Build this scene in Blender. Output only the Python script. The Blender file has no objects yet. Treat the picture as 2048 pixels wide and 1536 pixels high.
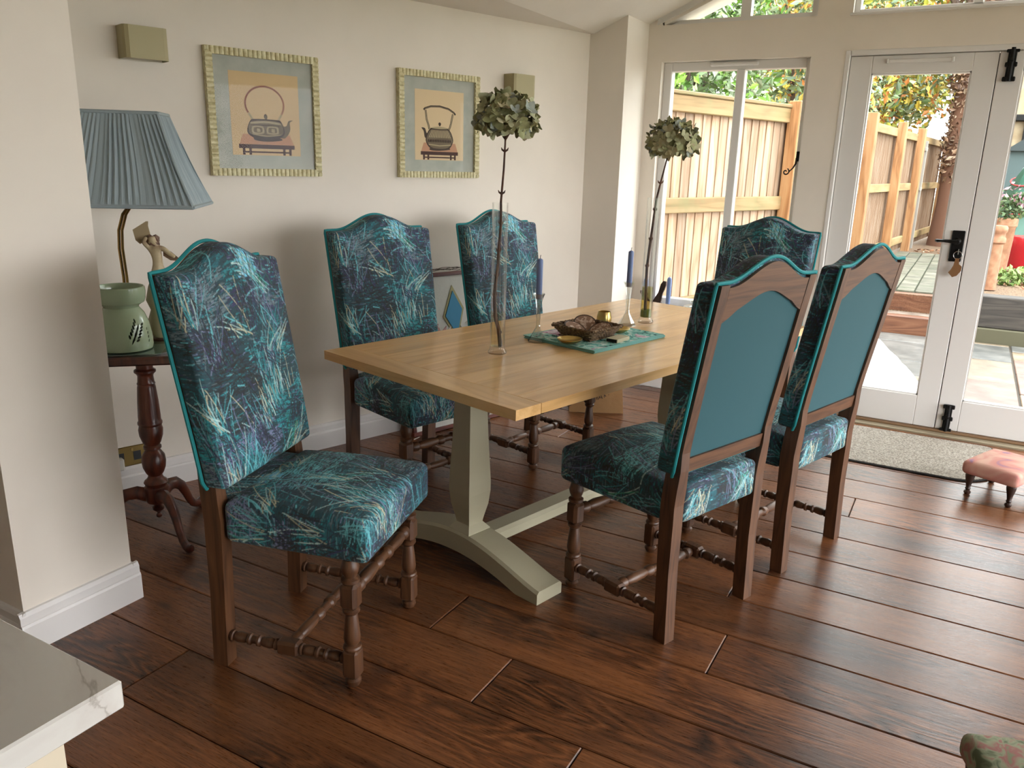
import bpy, math, random
import numpy as np
from math import sin, cos, pi, radians, sqrt, atan2
from mathutils import Vector, Matrix

S = bpy.context.scene
COL = S.collection
rnd = random.Random(7)

# ------------------------------------------------------------------ camera
YAW, PITCH, ROLL, FPX = radians(29.1795), radians(-15.5014), radians(1.5268), 1591.67
fw = Vector((cos(YAW)*cos(PITCH), sin(YAW)*cos(PITCH), sin(PITCH)))
rt = Vector((sin(YAW), -cos(YAW), 0)); up = rt.cross(fw)
cr, sr = cos(ROLL), sin(ROLL)
cx, cy = cr*rt + sr*up, -sr*rt + cr*up
cam = bpy.data.cameras.new('camera'); camo = bpy.data.objects.new('camera', cam); COL.objects.link(camo)
camo.matrix_world = Matrix(((cx.x, cy.x, -fw.x, 0), (cx.y, cy.y, -fw.y, 0), (cx.z, cy.z, -fw.z, 1.5), (0, 0, 0, 1)))
cam.sensor_width = 36; cam.lens = FPX/2048*36; cam.clip_start = .05; cam.clip_end = 200
S.camera = camo

# ------------------------------------------------------------------ light
W = bpy.data.worlds.new('overcast'); S.world = W; W.use_nodes = True
bg = W.node_tree.nodes['Background']; bg.inputs[0].default_value = (.97, .98, 1, 1); bg.inputs[1].default_value = 6.5
S.view_settings.view_transform = 'Standard'; S.view_settings.look = 'None'
S.cycles.transparent_max_bounces = 32; S.cycles.max_bounces = 8
S.view_settings.exposure = 0.65; S.view_settings.gamma = 1; S.view_settings.use_curve_mapping = False

# ------------------------------------------------------------------ helpers
def lin(r, g=None, b=None):
    if g is None: r, g, b = r
    f = lambda c: (c/255/12.92 if c/255 <= .04045 else ((c/255+.055)/1.055)**2.4)
    return (f(r), f(g), f(b), 1)

def mat(name, col=(200, 200, 200), rough=.6, metal=0., **kw):
    m = bpy.data.materials.new(name); m.use_nodes = True
    b = m.node_tree.nodes['Principled BSDF']
    b.inputs['Base Color'].default_value = lin(col); b.inputs['Roughness'].default_value = rough; b.inputs['Metallic'].default_value = metal
    for k, v in kw.items(): b.inputs[k.replace('_', ' ')].default_value = v
    return m

class G:                                              # tiny node-graph helper
    def __init__(s, m): s.m, s.t = m, m.node_tree; s.b = s.t.nodes['Principled BSDF']
    def n(s, typ, **kw):
        x = s.t.nodes.new('ShaderNode'+typ)
        for k, v in kw.items():
            if k.startswith('i_'):
                key = k[2:]; key = int(key) if key.isdigit() else key.replace('_', ' ')
                if hasattr(v, 'is_output') : s.t.links.new(v, x.inputs[key])
                else: x.inputs[key].default_value = v
            else: setattr(x, k, v)
        return x
    def link(s, a, b): s.t.links.new(a, b)
    def coord(s, scale=(1, 1, 1), rnd_off=False, kind='Object', rot=(0, 0, 0)):
        c = s.n('TexCoord').outputs[kind]
        if rnd_off:
            o = s.n('ObjectInfo').outputs['Random']
            mu = s.n('VectorMath', operation='SCALE'); mu.inputs[0].default_value = (37, 53, 19); s.link(o, mu.inputs[3])
            ad = s.n('VectorMath', operation='ADD'); s.link(c, ad.inputs[0]); s.link(mu.outputs[0], ad.inputs[1]); c = ad.outputs[0]
        mp = s.n('Mapping'); s.link(c, mp.inputs[0]); mp.inputs['Scale'].default_value = scale; mp.inputs['Rotation'].default_value = rot
        return mp.outputs[0]
    def noise(s, vec, scale=5, detail=4, rough=.55, dist=0):
        x = s.n('TexNoise'); s.link(vec, x.inputs['Vector']); x.inputs['Scale'].default_value = scale
        x.inputs['Detail'].default_value = detail; x.inputs['Roughness'].default_value = rough; x.inputs['Distortion'].default_value = dist
        return x.outputs['Fac']
    def ramp(s, fac, stops, interp='LINEAR'):
        x = s.n('ValToRGB'); s.link(fac, x.inputs[0]); r = x.color_ramp; r.interpolation = interp
        while len(r.elements) < len(stops): r.elements.new(.5)
        for e, (p, c) in zip(r.elements, stops): e.position = p; e.color = lin(c) if len(c) == 3 else c
        return x.outputs[0]
    def math(s, op, a, b=None):
        x = s.n('Math', operation=op)
        for i, v in enumerate((a, b)):
            if v is None: continue
            if hasattr(v, 'is_output'): s.link(v, x.inputs[i])
            else: x.inputs[i].default_value = v
        return x.outputs[0]
    def mix(s, fac, a, b, blend='MIX'):
        x = s.n('MixRGB', blend_type=blend)
        for i, v in enumerate((fac, a, b)):
            if hasattr(v, 'is_output'): s.link(v, x.inputs[i])
            elif i == 0: x.inputs[0].default_value = v
            else: x.inputs[i].default_value = lin(v)
        return x.outputs[0]
    def bump(s, h, strength=.3, dist=.002):
        x = s.n('Bump'); s.link(h, x.inputs['Height']); x.inputs['Strength'].default_value = strength; x.inputs['Distance'].default_value = dist
        s.link(x.outputs[0], s.b.inputs['Normal'])
    def color(s, c): s.link(c, s.b.inputs['Base Color'])

def wood(name, dark, mid, light, rough=.45, axis='y', bands=9, scale=1., wear=None, bump=.25, coat=0, gmix=(1.1, .55), var=.5):
    """stretched contour grain; axis = the board's long local axis"""
    m = mat(name, mid, rough); g = G(m)
    st = {'x': (.13, 1, 1), 'y': (1, .13, 1), 'z': (1, 1, .13)}[axis]
    v = g.coord(tuple(a*scale for a in st), True)
    n1 = g.noise(v, 5.5, 2, .45, .3)
    k = g.math('MULTIPLY', n1, float(bands)); fr = g.math('FRACT', k)
    tri = g.math('PINGPONG', k, .5)
    fine = g.noise(g.coord(tuple((a if a == 1 else .035)*scale for a in st), True), 110, 3, .6)
    grain = g.math('ADD', g.math('MULTIPLY', tri, gmix[0]), g.math('MULTIPLY', fine, gmix[1]))
    c = g.ramp(grain, [(.12, dark), (.45, mid), (.85, light)])
    if wear:
        w = g.noise(g.coord((1.2, .5, 1), True), 2.6, 4, .6)
        c = g.mix(g.ramp(w, [(.48, (0, 0, 0)), (.72, (255, 255, 255))]), c, wear)
    r = g.n('ObjectInfo').outputs['Random']
    hs = g.n('HueSaturation'); g.link(c, hs.inputs['Color']); hs.inputs['Saturation'].default_value = 1
    g.link(g.math('ADD', g.math('MULTIPLY', r, var), 1-var/2), hs.inputs['Value'])
    g.color(hs.outputs[0]); g.bump(grain, bump, .0015)
    if coat: g.b.inputs['Coat Weight'].default_value = coat; g.b.inputs['Coat Roughness'].default_value = .12
    return m

def glassy(name, tint=(255, 255, 255), refl=1.0, rough=.02, thick=0.0):
    """thin clear glass: mostly transparent, fresnel gloss on top"""
    m = bpy.data.materials.new(name); m.use_nodes = True; t = m.node_tree; t.nodes.clear()
    o = t.nodes.new('ShaderNodeOutputMaterial'); mx = t.nodes.new('ShaderNodeMixShader')
    tr = t.nodes.new('ShaderNodeBsdfTransparent'); tr.inputs[0].default_value = lin(tint)
    gl = t.nodes.new('ShaderNodeBsdfGlossy'); gl.inputs['Roughness'].default_value = rough
    lw = t.nodes.new('ShaderNodeLayerWeight'); lw.inputs[0].default_value = .5
    pw = t.nodes.new('ShaderNodeMath'); pw.operation = 'POWER'; pw.inputs[1].default_value = 4.0; t.links.new(lw.outputs['Facing'], pw.inputs[0])
    fr = t.nodes.new('ShaderNodeMath'); fr.operation = 'MULTIPLY_ADD'; fr.inputs[1].default_value = .9; fr.inputs[2].default_value = .045; t.links.new(pw.outputs[0], fr.inputs[0])
    mu = t.nodes.new('ShaderNodeMath'); mu.operation = 'MULTIPLY_ADD'; mu.inputs[1].default_value = refl; mu.inputs[2].default_value = thick
    t.links.new(fr.outputs[0], mu.inputs[0]); t.links.new(mu.outputs[0], mx.inputs[0])
    t.links.new(tr.outputs[0], mx.inputs[1]); t.links.new(gl.outputs[0], mx.inputs[2]); t.links.new(mx.outputs[0], o.inputs[0])
    return m

class MB:
    def __init__(s): s.v, s.f, s.mi = [], [], []
    def add(s, vs, fs, mi=0):
        o = len(s.v); s.v += [tuple(v) for v in vs]; s.f += [tuple(i+o for i in f) for f in fs]; s.mi += [mi]*len(fs); return s
    def box(s, c, d, rz=0, M=None, ch=0, mi=0):
        x, y, z = (q/2 for q in d)
        if ch:                                        # chamfered on all edges (24 verts)
            vs, idx = [], {}
            for sx in (-1, 1):
                for sy in (-1, 1):
                    for sz in (-1, 1):
                        for a in range(3):
                            p = [sx*(x-ch), sy*(y-ch), sz*(z-ch)]; p[a] = (sx*x, sy*y, sz*z)[a]
                            idx[sx, sy, sz, a] = len(vs); vs.append(p)
            fs = []
            for a in range(3):
                b, e = (a+1) % 3, (a+2) % 3
                for sg in (-1, 1):
                    q = []
                    for u, w in ((-1, -1), (1, -1), (1, 1), (-1, 1)):
                        k = [0, 0, 0]; k[a] = sg; k[b] = u; k[e] = w; q.append(idx[(*k, a)])
                    fs.append(q if sg > 0 else q[::-1])
                for u in (-1, 1):                       # edges along axis a
                    for w in (-1, 1):
                        k0, k1 = [0]*3, [0]*3; k0[a], k1[a] = -1, 1
                        for k in (k0, k1): k[b] = u; k[e] = w
                        q = [idx[(*k0, b)], idx[(*k1, b)], idx[(*k1, e)], idx[(*k0, e)]]
                        fs.append(q if u*w > 0 else q[::-1])
            for sx in (-1, 1):
                for sy in (-1, 1):
                    for sz in (-1, 1):
                        q = [idx[sx, sy, sz, a] for a in range(3)]; fs.append(q if sx*sy*sz > 0 else q[::-1])
        else:
            vs = [(-x, -y, -z), (x, -y, -z), (x, y, -z), (-x, y, -z), (-x, -y, z), (x, -y, z), (x, y, z), (-x, y, z)]
            fs = [(3, 2, 1, 0), (4, 5, 6, 7), (0, 1, 5, 4), (1, 2, 6, 5), (2, 3, 7, 6), (3, 0, 4, 7)]
        T = Matrix.Translation(c) @ (M.to_4x4() if M is not None else Matrix.Rotation(rz, 4, 'Z'))
        return s.add([T @ Vector(v) for v in vs], fs, mi)
    def bb(s, x0, x1, y0, y1, z0, z1, ch=0, mi=0):
        return s.box(((x0+x1)/2, (y0+y1)/2, (z0+z1)/2), (abs(x1-x0), abs(y1-y0), abs(z1-z0)), ch=ch, mi=mi)
    def lathe(s, prof, n=20, c=(0, 0, 0), M=None, mi=0, a0=0):
        vs, fs = [], []
        T = Matrix.Translation(c) @ (M.to_4x4() if M is not None else Matrix())
        for r, z in prof:
            for i in range(n): a = a0+2*pi*i/n; vs.append(T @ Vector((max(r, 1e-5)*cos(a), max(r, 1e-5)*sin(a), z)))
        for j in range(len(prof)-1):
            for i in range(n):
                k = (i+1) % n; fs.append((j*n+i, j*n+k, (j+1)*n+k, (j+1)*n+i))
        if prof[0][0] > 2e-5: fs.append(tuple(range(n))[::-1])
        if prof[-1][0] > 2e-5: fs.append(tuple((len(prof)-1)*n+i for i in range(n)))
        return s.add(vs, fs, mi)
    def tube(s, pts, r, n=8, mi=0, closed=False, sq=None):
        P = [Vector(p) for p in pts]; m = len(P); R = r if hasattr(r, '__len__') else [r]*m
        vs, fs = [], []; ref = None
        for i in range(m):
            a = P[(i-1) % m] if (closed or i) else P[i]; b = P[(i+1) % m] if (closed or i < m-1) else P[i]
            t = (b-a).normalized()
            if ref is None: ref = Vector((0, 0, 1)) if abs(t.z) < .9 else Vector((1, 0, 0))
            u = (ref - t*ref.dot(t)).normalized(); w = t.cross(u); ref = u
            for k in range(n):
                an = 2*pi*k/n; vs.append(P[i] + u*(cos(an)*R[i]) + w*(sin(an)*R[i]*(sq or 1)))
        for i in range(m if closed else m-1):
            for k in range(n):
                l = (k+1) % n; j = (i+1) % m; fs.append((i*n+k, i*n+l, j*n+l, j*n+k))
        if not closed: fs += [tuple(range(n))[::-1], tuple((m-1)*n+k for k in range(n))]
        return s.add(vs, fs, mi)
    def prism(s, out, h0, h1, M=None, mi=0):
        """outline in local xy extruded along local z"""
        T = M.to_4x4() if M is not None else Matrix(); n = len(out)
        vs = [T @ Vector((x, y, h0)) for x, y in out] + [T @ Vector((x, y, h1)) for x, y in out]
        fs = [tuple(range(n))[::-1], tuple(range(n, 2*n))] + [(i, (i+1) % n, n+(i+1) % n, n+i) for i in range(n)]
        return s.add(vs, fs, mi)
    def build(s, name, m, parent=None, smooth=False, loc=None, rz=0, angle=40):
        me = bpy.data.meshes.new(name); me.from_pydata(s.v, [], s.f)
        ms = m if isinstance(m, (list, tuple)) else [m]
        for q in ms: me.materials.append(q)
        if len(ms) > 1: me.polygons.foreach_set('material_index', s.mi)
        me.update()
        if smooth:
            me.polygons.foreach_set('use_smooth', [True]*len(me.polygons))
            if angle < 180: me.set_sharp_from_angle(angle=radians(angle))
        o = bpy.data.objects.new(name, me); COL.objects.link(o)
        if parent is not None: o.parent = parent
        if loc is not None: o.location = loc
        o.rotation_euler.z = rz
        return o

def tag(o, label, cat, group=None, kind=None):
    if label: o['label'] = label
    if cat: o['category'] = cat
    if group: o['group'] = group
    if kind: o['kind'] = kind
    return o
def thing(name, label, cat, loc=(0, 0, 0), rz=0, group=None):
    o = bpy.data.objects.new(name, None); COL.objects.link(o); o.location = loc; o.rotation_euler.z = rz; o.empty_display_size = .05
    return tag(o, label, cat, group)
def struct(o): o['kind'] = 'structure'; return o
def child_copy(o, parent, loc=None, rz=None):
    c = o.copy(); COL.objects.link(c); c.parent = parent
    if loc is not None: c.location = loc
    if rz is not None: c.rotation_euler.z = rz
    return c
def copy_tree(o, parent=None):
    c = o.copy(); COL.objects.link(c); c.parent = parent
    for k in list(o.children): copy_tree(k, c)
    return c
def frame_axes(ex, ey, ez, loc=(0, 0, 0)):
    return Matrix(((ex[0], ey[0], ez[0], loc[0]), (ex[1], ey[1], ez[1], loc[1]), (ex[2], ey[2], ez[2], loc[2]), (0, 0, 0, 1)))

def rbox_grid(h, res, r):
    """rounded box surface as a fine grid; returns verts (n,3), faces"""
    hx, hy, hz = h; key, V, F = {}, [], []
    def vid(p):
        q = []
        for a, H in zip(p, h): q.append(max(-H+r, min(H-r, a)))
        d = [p[i]-q[i] for i in range(3)]; L = sqrt(sum(x*x for x in d)) or 1
        w = tuple(q[i]+r*d[i]/L for i in range(3)); k = tuple(round(x*1e5) for x in p)
        if k not in key: key[k] = len(V); V.append(w)
        return key[k]
    for a in range(3):
        b, e = (a+1) % 3, (a+2) % 3
        nb, ne = max(2, round(2*h[b]/res)), max(2, round(2*h[e]/res))
        for sg in (-1, 1):
            ids = [[None]*(ne+1) for _ in range(nb+1)]
            for i in range(nb+1):
                for j in range(ne+1):
                    p = [0, 0, 0]; p[a] = sg*h[a]; p[b] = -h[b]+2*h[b]*i/nb; p[e] = -h[e]+2*h[e]*j/ne; ids[i][j] = vid(p)
            for i in range(nb):
                for j in range(ne):
                    q = (ids[i][j], ids[i+1][j], ids[i+1][j+1], ids[i][j+1]); F.append(q if sg > 0 else q[::-1])
    return np.array(V), F

def colour_mesh(name, V, F, C, m, parent):
    me = bpy.data.meshes.new(name); me.from_pydata([tuple(v) for v in V], [], F)
    ca = me.color_attributes.new('Col', 'FLOAT_COLOR', 'POINT')
    ca.data.foreach_set('color', np.c_[C, np.ones(len(C))].astype(np.float32).ravel())
    me.materials.append(m); me.polygons.foreach_set('use_smooth', [True]*len(F)); me.update()
    o = bpy.data.objects.new(name, me); COL.objects.link(o); o.parent = parent
    return o

# ------------------------------------------------------------------ materials
def wallpaint(name, c, rough=.75):
    m = mat(name, c, rough); g = G(m)
    n = g.noise(g.coord((1, 1, 1)), 3, 3); g.color(g.mix(.5, c, g.ramp(n, [(.3, tuple(x*.97 for x in c)), (.7, tuple(min(255, x*1.02) for x in c))])))
    g.bump(g.noise(g.coord((1, 1, 1)), 260, 2), .06, .001); return m
M_WALL = wallpaint('cream wall paint', (230, 221, 209))
M_CEIL = wallpaint('ceiling paint', (226, 219, 210))
M_GARD = M_WALL
M_SKIRT = mat('white satin woodwork', (226, 222, 219), .35)
M_FRAME = mat('white joinery', (222, 219, 215), .42)
M_PANE = glassy('window glass', (250, 253, 252), .10)
M_BLACK = mat('black iron', (22, 21, 21), .45, .6)
def floor_mat():
    m = mat('dark oak boards', (108, 65, 38), .36); g = G(m)
    n1 = g.noise(g.coord((1, .16, 1), True), 6.5, 3, .5, .25); tri = g.math('PINGPONG', g.math('MULTIPLY', n1, 16.), .5)
    cat = g.ramp(g.noise(g.coord((1, .35, 1), True), 2.6, 2), [(.46, (0, 0, 0)), (.62, (255, 255, 255))])
    f1 = g.noise(g.coord((1, .03, 1), True), 130, 4, .65); f2 = g.noise(g.coord((1, .06, 1), True), 420, 3, .7)
    rings = g.math('MULTIPLY', g.math('SUBTRACT', .5, tri), cat)
    h = g.math('ADD', g.math('ADD', g.math('MULTIPLY', f1, .65), g.math('MULTIPLY', f2, .5)), g.math('MULTIPLY', rings, -.75))
    c = g.ramp(h, [(.22, (50, 29, 17)), (.46, (92, 55, 32)), (.60, (116, 72, 42)), (.80, (146, 96, 60))])
    w = g.noise(g.coord((1.4, .35, 1), True), 3.2, 5, .6)
    c = g.mix(g.ramp(w, [(.52, (0, 0, 0)), (.74, (255, 255, 255))]), c, (56, 36, 28))
    w2 = g.noise(g.coord((1.2, .4, 1), True), 2.1, 4, .6); c = g.mix(g.ramp(w2, [(.56, (0, 0, 0)), (.85, (170, 170, 170))]), c, (158, 98, 52))
    vo = g.n('TexVoronoi'); g.link(g.coord((1, .45, 1), True), vo.inputs['Vector']); vo.inputs['Scale'].default_value = 2.6
    c = g.mix(g.ramp(vo.outputs['Distance'], [(.0, (255, 255, 255)), (.05, (150, 150, 150)), (.10, (0, 0, 0))]), c, (40, 25, 18))
    hs = g.n('HueSaturation'); g.link(c, hs.inputs['Color']); g.link(g.math('ADD', g.math('MULTIPLY', g.n('ObjectInfo').outputs['Random'], .5), .84), hs.inputs['Value'])
    g.color(hs.outputs[0]); g.bump(h, .45, .0018); g.link(g.math('ADD', g.math('MULTIPLY', f2, .22), .19), g.b.inputs['Roughness']); return m
M_FLOOR = floor_mat()
M_CHAIR = wood('chair oak', (48, 30, 18), (84, 54, 34), (104, 70, 45), .42, 'z', 7, 2.2, None, .15, 0, (.7, .6), .2)
M_CHAIRX = wood('chair oak rails', (50, 31, 19), (88, 57, 36), (108, 73, 47), .42, 'x', 7, 2.2, None, .15, 0, (.7, .6), .2)
M_OAK = wood('pale oak', (204, 156, 96), (228, 184, 124), (238, 200, 144), .3, 'x', 5, 1.3, None, .04, .25, (.7, .5), .14)
M_OAKY = wood('pale oak crosswise', (204, 156, 96), (228, 184, 124), (238, 200, 144), .3, 'y', 5, 1.3, None, .04, .25, (.7, .5), .14)
M_PED = mat('stone grey paint', (176, 170, 144), .42)
M_MAHOG = wood('mahogany', (34, 13, 8), (66, 28, 18), (92, 44, 28), .3, 'z', 5, 2, None, .05, .2)
M_TEAL = mat('teal velvet', (24, 76, 84), .85, Sheen_Weight=.1)
M_PIPE = mat('teal piping', (10, 128, 132), .7)
def fabric_mat():
    m = mat('printed velvet', (60, 100, 110), .8, Sheen_Weight=.06); g = G(m)
    a = g.n('VertexColor', layer_name='Col').outputs[0]
    n = g.noise(g.coord((1, 1, 1)), 700, 2)
    g.color(g.mix(.05, a, g.ramp(n, [(.3, (20, 40, 50)), (.7, (200, 220, 220))]))); g.bump(n, .15, .0006); return m
M_FAB = fabric_mat()

AW, AT = radians(-18.0405), radians(-14.4772)
wt = Vector((cos(AW), sin(AW), 0)); wn = Vector((-sin(AW), cos(AW), 0)); WC = 3.64      # left wall: wn.P = WC
def wpt(s, z=0, d=0): return wt*s + wn*(WC-d) + Vector((0, 0, z))
XG, ZC = 5.25, 2.287
def ceil_z(y): return ZC + max(0, 2.21-abs(y))*.43

# ------------------------------------------------------------------ floor
floor = struct(MB().bb(-3.2, 5.32, -2.8, 4.6, -.06, -.024).build('floor', mat('subfloor boards', (84, 58, 40), .9)))
PW = .2465; x = 2.411 - PW*23; row = 0
ends = {2.411+k*PW: [v] for k, v in ((-1, .496), (-3, 1.04), (5, .276), (1, .56), (-4, .687), (-2, 1.36))}
while x < 5.2:
    cuts = None
    for k, v in ends.items():
        if abs(k-x) < .02: cuts = list(v)
    r2 = random.Random(row*13+5)
    if cuts is None: cuts = [r2.uniform(-2.4, -1.3)]
    cuts = sorted(cuts + [c for c in (min(cuts)-2.4, max(cuts)+4.2) if -2.7 < c < 4.3])
    yy = [-2.78] + cuts + [4.4]; x1 = min(x+PW, 5.21)
    for a, b in zip(yy[:-1], yy[1:]):
        w, l = x1-x-.004, b-a-.003
        MB().box((0, 0, 0), (w, l, .024), ch=.003).build('floorboard', M_FLOOR, floor, loc=((x+x1)/2, (a+b)/2, -.012))
    x += PW; row += 1

# ------------------------------------------------------------------ walls and ceiling
mb = MB(); a, b = wpt(-1.5), wpt(3.953+.05)
R_ = Matrix.Rotation(AW, 4, 'Z')
mb.box((wt*1.2+wn*(WC+.1)+Vector((0, 0, 1.16))), (5.6, .2, 2.42), M=R_)
struct(mb.build('wall_left', M_WALL))
nib = MB().bb(4.886, 5.26, 1.99, 2.9, -.02, 2.5); struct(nib.build('wall_corner', M_WALL))
# stub wall beside the camera
struct(MB().bb(1.16, 1.528, 2.342, 3.6, -.02, 2.4).build('wall_near', M_WALL))
def skirt(o0, o1, side, name):
    """moulded baseboard from o0 to o1, facing `side` (unit vector)"""
    d = (o1-o0); L = d.length; ex = d.normalized()
    prof = [(0, 0), (.02, 0), (.02, .088), (.017, .096), (.014, .098), (.014, .122), (.008, .135), (0, .137)]
    M = frame_axes(side, Vector((0, 0, 1)), ex, o0); mb = MB().prism(prof, 0, L, M)
    mb.f = [f[::-1] for f in mb.f] if side.cross(Vector((0, 0, 1))).dot(ex) < 0 else mb.f
    return struct(mb.build(name, M_SKIRT))
skirt(wpt(-.5), wpt(3.953), -wn, 'baseboard_left')
skirt(Vector((1.14, 2.342, 0)), Vector((1.548, 2.342, 0)), Vector((0, -1, 0)), 'baseboard_near')
skirt(Vector((1.528, 2.33, 0)), Vector((1.528, 3.2, 0)), Vector((1, 0, 0)), 'baseboard_near_end')
skirt(Vector((1.16, 3.4, 0)), Vector((1.16, 2.33, 0)), Vector((-1, 0, 0)), 'baseboard_near_back')
skirt(Vector((4.886, 2.3, 0)), Vector((4.886, 1.97, 0)), Vector((-1, 0, 0)), 'baseboard_corner')
skirt(Vector((XG, 1.99, 0)), Vector((XG, .78, 0)), Vector((-1, 0, 0)), 'baseboard_garden')
# garden wall, built round its openings (inner face x = XG, 0.24 thick)
WA, DR = (.969, 1.888, .575, 2.153), (-.762, .762, -.02, 2.16)
g0, g1 = XG, XG+.24
mb = MB()
for sgn in (1, -1):
    Y = lambda a, b: (min(a*sgn, b*sgn), max(a*sgn, b*sgn))
    mb.bb(g0, g1, *Y(WA[1], 2.9), -.1, 2.5)
    mb.bb(g0, g1, *Y(WA[0], WA[1]), -.1, WA[2]); mb.bb(g0, g1, *Y(DR[1], WA[0]), -.1, 2.372)
    mb.bb(g0, g1, *Y(WA[0], WA[1]), WA[3], 2.372)
    mb.bb(g0, g1, *Y(.767, .96), 2.372, 3.0)
    # strip between the sloping heads of the upper lights and the ceiling
    M = frame_axes((0, 1, 0), (0, 0, 1), (1, 0, 0)); top = lambda y: ceil_z(y)+.06
    q = [(1.886, 2.372), (1.9, 2.372), (1.9, top(1.9)), (.96, top(.96)), (.96, top(.96)-.12)]
    mb.prism([(sgn*u, w) for u, w in q], g0, g1, M)
mb.bb(g0, g1, -.762, .762, DR[3], 2.372)
q = [(-.767, 2.80), (.767, 2.80), (.767, ceil_z(.767)+.06), (0, ceil_z(0)+.06), (-.767, ceil_z(.767)+.06)]
mb.prism(q, g0, g1, frame_axes((0, 1, 0), (0, 0, 1), (1, 0, 0)))
struct(mb.build('wall_garden', M_GARD))
# ceiling: flat eaves strip, two slopes
mb = MB(); CM = frame_axes((0, 1, 0), (0, 0, 1), (1, 0, 0))
def slab_(ya, yb_, xa, xb): mb.prism([(ya, ceil_z(ya)), (yb_, ceil_z(yb_)), (yb_, ceil_z(yb_)+.16), (ya, ceil_z(ya)+.16)][::-1], xa, xb, CM)
slab_(4.6, 2.21, -3.2, XG+.24); slab_(2.21, 0, -3.2, XG+.24); slab_(-2.21, -2.95, -3.2, XG+.24)
slab_(0, -2.21, -3.2, XG+.24)
struct(mb.build('ceiling', M_CEIL))
# wall with large glazed openings on the right, and the back wall, both out of view
mb = MB(); yr = -2.75
for a, b, c, d in ((-3.2, 5.4, -.1, .04), (-3.2, 5.4, 2.26, 2.5), (-3.2, .5, 0, 2.3), (2.86, 2.94, 0, 2.3), (5.2, 5.4, 0, 2.3)): mb.bb(a, b, yr-.2, yr, c, d)
struct(mb.build('wall_right', M_WALL))
mb = MB(); mb.bb(-3.4, -3.2, -2.95, 4.8, -.1, 3.5)
struct(mb.build('wall_back', M_WALL))
struct(MB().bb(-3.2, 1.3, 4.4, 4.6, -.1, 2.5).build('wall_kitchen', M_WALL))

# ------------------------------------------------------------------ windows and doors
def bar(mb, y0, y1, z0, z1, x0=XG+.05, x1=XG+.12, ch=.004): return mb.bb(x0, x1, y0, y1, z0, z1, ch=ch)
def casement(sgn, name, full):
    r = thing(name, None, None); struct(r)
    Y = lambda a, b: (min(a*sgn, b*sgn), max(a*sgn, b*sgn))
    y0, y1, z0, z1 = WA; f = .055
    fr = MB()
    bar(fr, *Y(y0, y0+.03), z0, z1); bar(fr, *Y(y1-f, y1), z0, z1); bar(fr, *Y(y0+.03, y1-f), z1-f, z1); bar(fr, *Y(y0+.03, y1-f), z0, z0+f)
    fr.build('window_frame', M_FRAME, r)
    mu = MB(); bar(mu, *Y(1.36, 1.412), z0+f, z1-f, XG+.045, XG+.115); mu.build('mullion', M_FRAME, r)
    for a, b in ((y0+.028, 1.362), (1.41, y1-.053)): MB().bb(XG+.08, XG+.086, *Y(a, b), z0+.05, z1-.05).build('pane', M_PANE, r)
    MB().bb(XG-.045, XG+.06, *Y(y0-.02, y1+.03), z0-.03, z0+.004, ch=.006).build('window_sill', M_SKIRT, r)
    if full:
        v = MB().box((XG+.04, 1.43, z1-.022), (.03, .30, .022), ch=.006).build('trickle_vent', M_FRAME, r)
        h = MB().box((XG+.042, .987, 1.585), (.012, .018, .06), ch=.003)
        pts = [(XG+.035, .99, 1.575), (XG+.03, .992, 1.54), (XG+.028, 1.005, 1.515), (XG+.028, 1.022, 1.497)]
        for k in range(14):
            a = -.6 + k*.55; rr = .022*(1-k/16); pts.append((XG+.028, 1.045+rr*cos(a+2.6)*1, 1.492-.0+rr*sin(-a-2.6)*-1))
        h.tube(pts, [.007, .006]+[.0045]*(len(pts)-2), 6); h.build('window_handle', M_BLACK, r, True)
casement(1, 'window_1', True); casement(-1, 'window_2', False)
def upper_light(sgn, name):
    r = thing(name, None, None); struct(r); hd = lambda y: ceil_z(y)-.035
    M = frame_axes((0, 1, 0), (0, 0, 1), (1, 0, 0)); f = .05; zb = 2.372
    P = lambda q, x0, x1, nm, m: MB().prism([(sgn*u, w) for u, w in q], x0, x1, M).build(nm, m, r)
    P([(.96, zb), (1.87, zb), (1.80, zb+.03), (.96, zb+.03)], XG+.042, XG+.11, 'frame_bottom', M_FRAME)
    P([(1.93, hd(1.93)), (.96, hd(.96)), (.96, hd(.96)+.09), (1.93, hd(1.93)+.09)], XG-.015, XG+.12, 'frame_slope', M_FRAME)
    P([(.955, zb), (1.0, zb), (1.0, hd(1)+.01), (.955, hd(.955)+.01)], XG+.04, XG+.11, 'frame_side', M_FRAME)
    P([(1.36, zb+.02), (1.42, zb+.02), (1.42, hd(1.42)+.01), (1.36, hd(1.36)+.01)], XG+.045, XG+.105, 'mullion', M_FRAME)
    P([(.98, zb+.02), (1.40, zb+.02), (1.40, hd(1.40)+.02), (.98, hd(.98)+.02)], XG+.075, XG+.08, 'pane', M_PANE)
    P([(1.38, zb+.02), (1.82, zb+.02), (1.38, hd(1.38)+.02)], XG+.075, XG+.08, 'pane', M_PANE)
upper_light(1, 'window_3'); upper_light(-1, 'window_4')
r = thing('window_5', None, None); struct(r)
for a, b, c, d in ((-.735, .735, 2.372, 2.402), (-.735, .735, 2.77, 2.81), (-.77, -.735, 2.372, 2.81), (.735, .77, 2.372, 2.81)): bar(MB(), a, b, c, d).build('frame_bar', M_FRAME, r)
bar(MB(), .12, .17, 2.39, 2.8).build('mullion', M_FRAME, r); bar(MB(), -.42, -.37, 2.39, 2.8).build('mullion', M_FRAME, r)
for a, b in ((-.75, -.39), (-.4, .14), (.15, .75)): MB().bb(XG+.08, XG+.086, a, b, 2.39, 2.79).build('pane', M_PANE, r)
MB().bb(XG-.02, XG+.05, -.78, .78, 2.362, 2.376, ch=.003).build('window_sill', M_FRAME, r)

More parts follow.
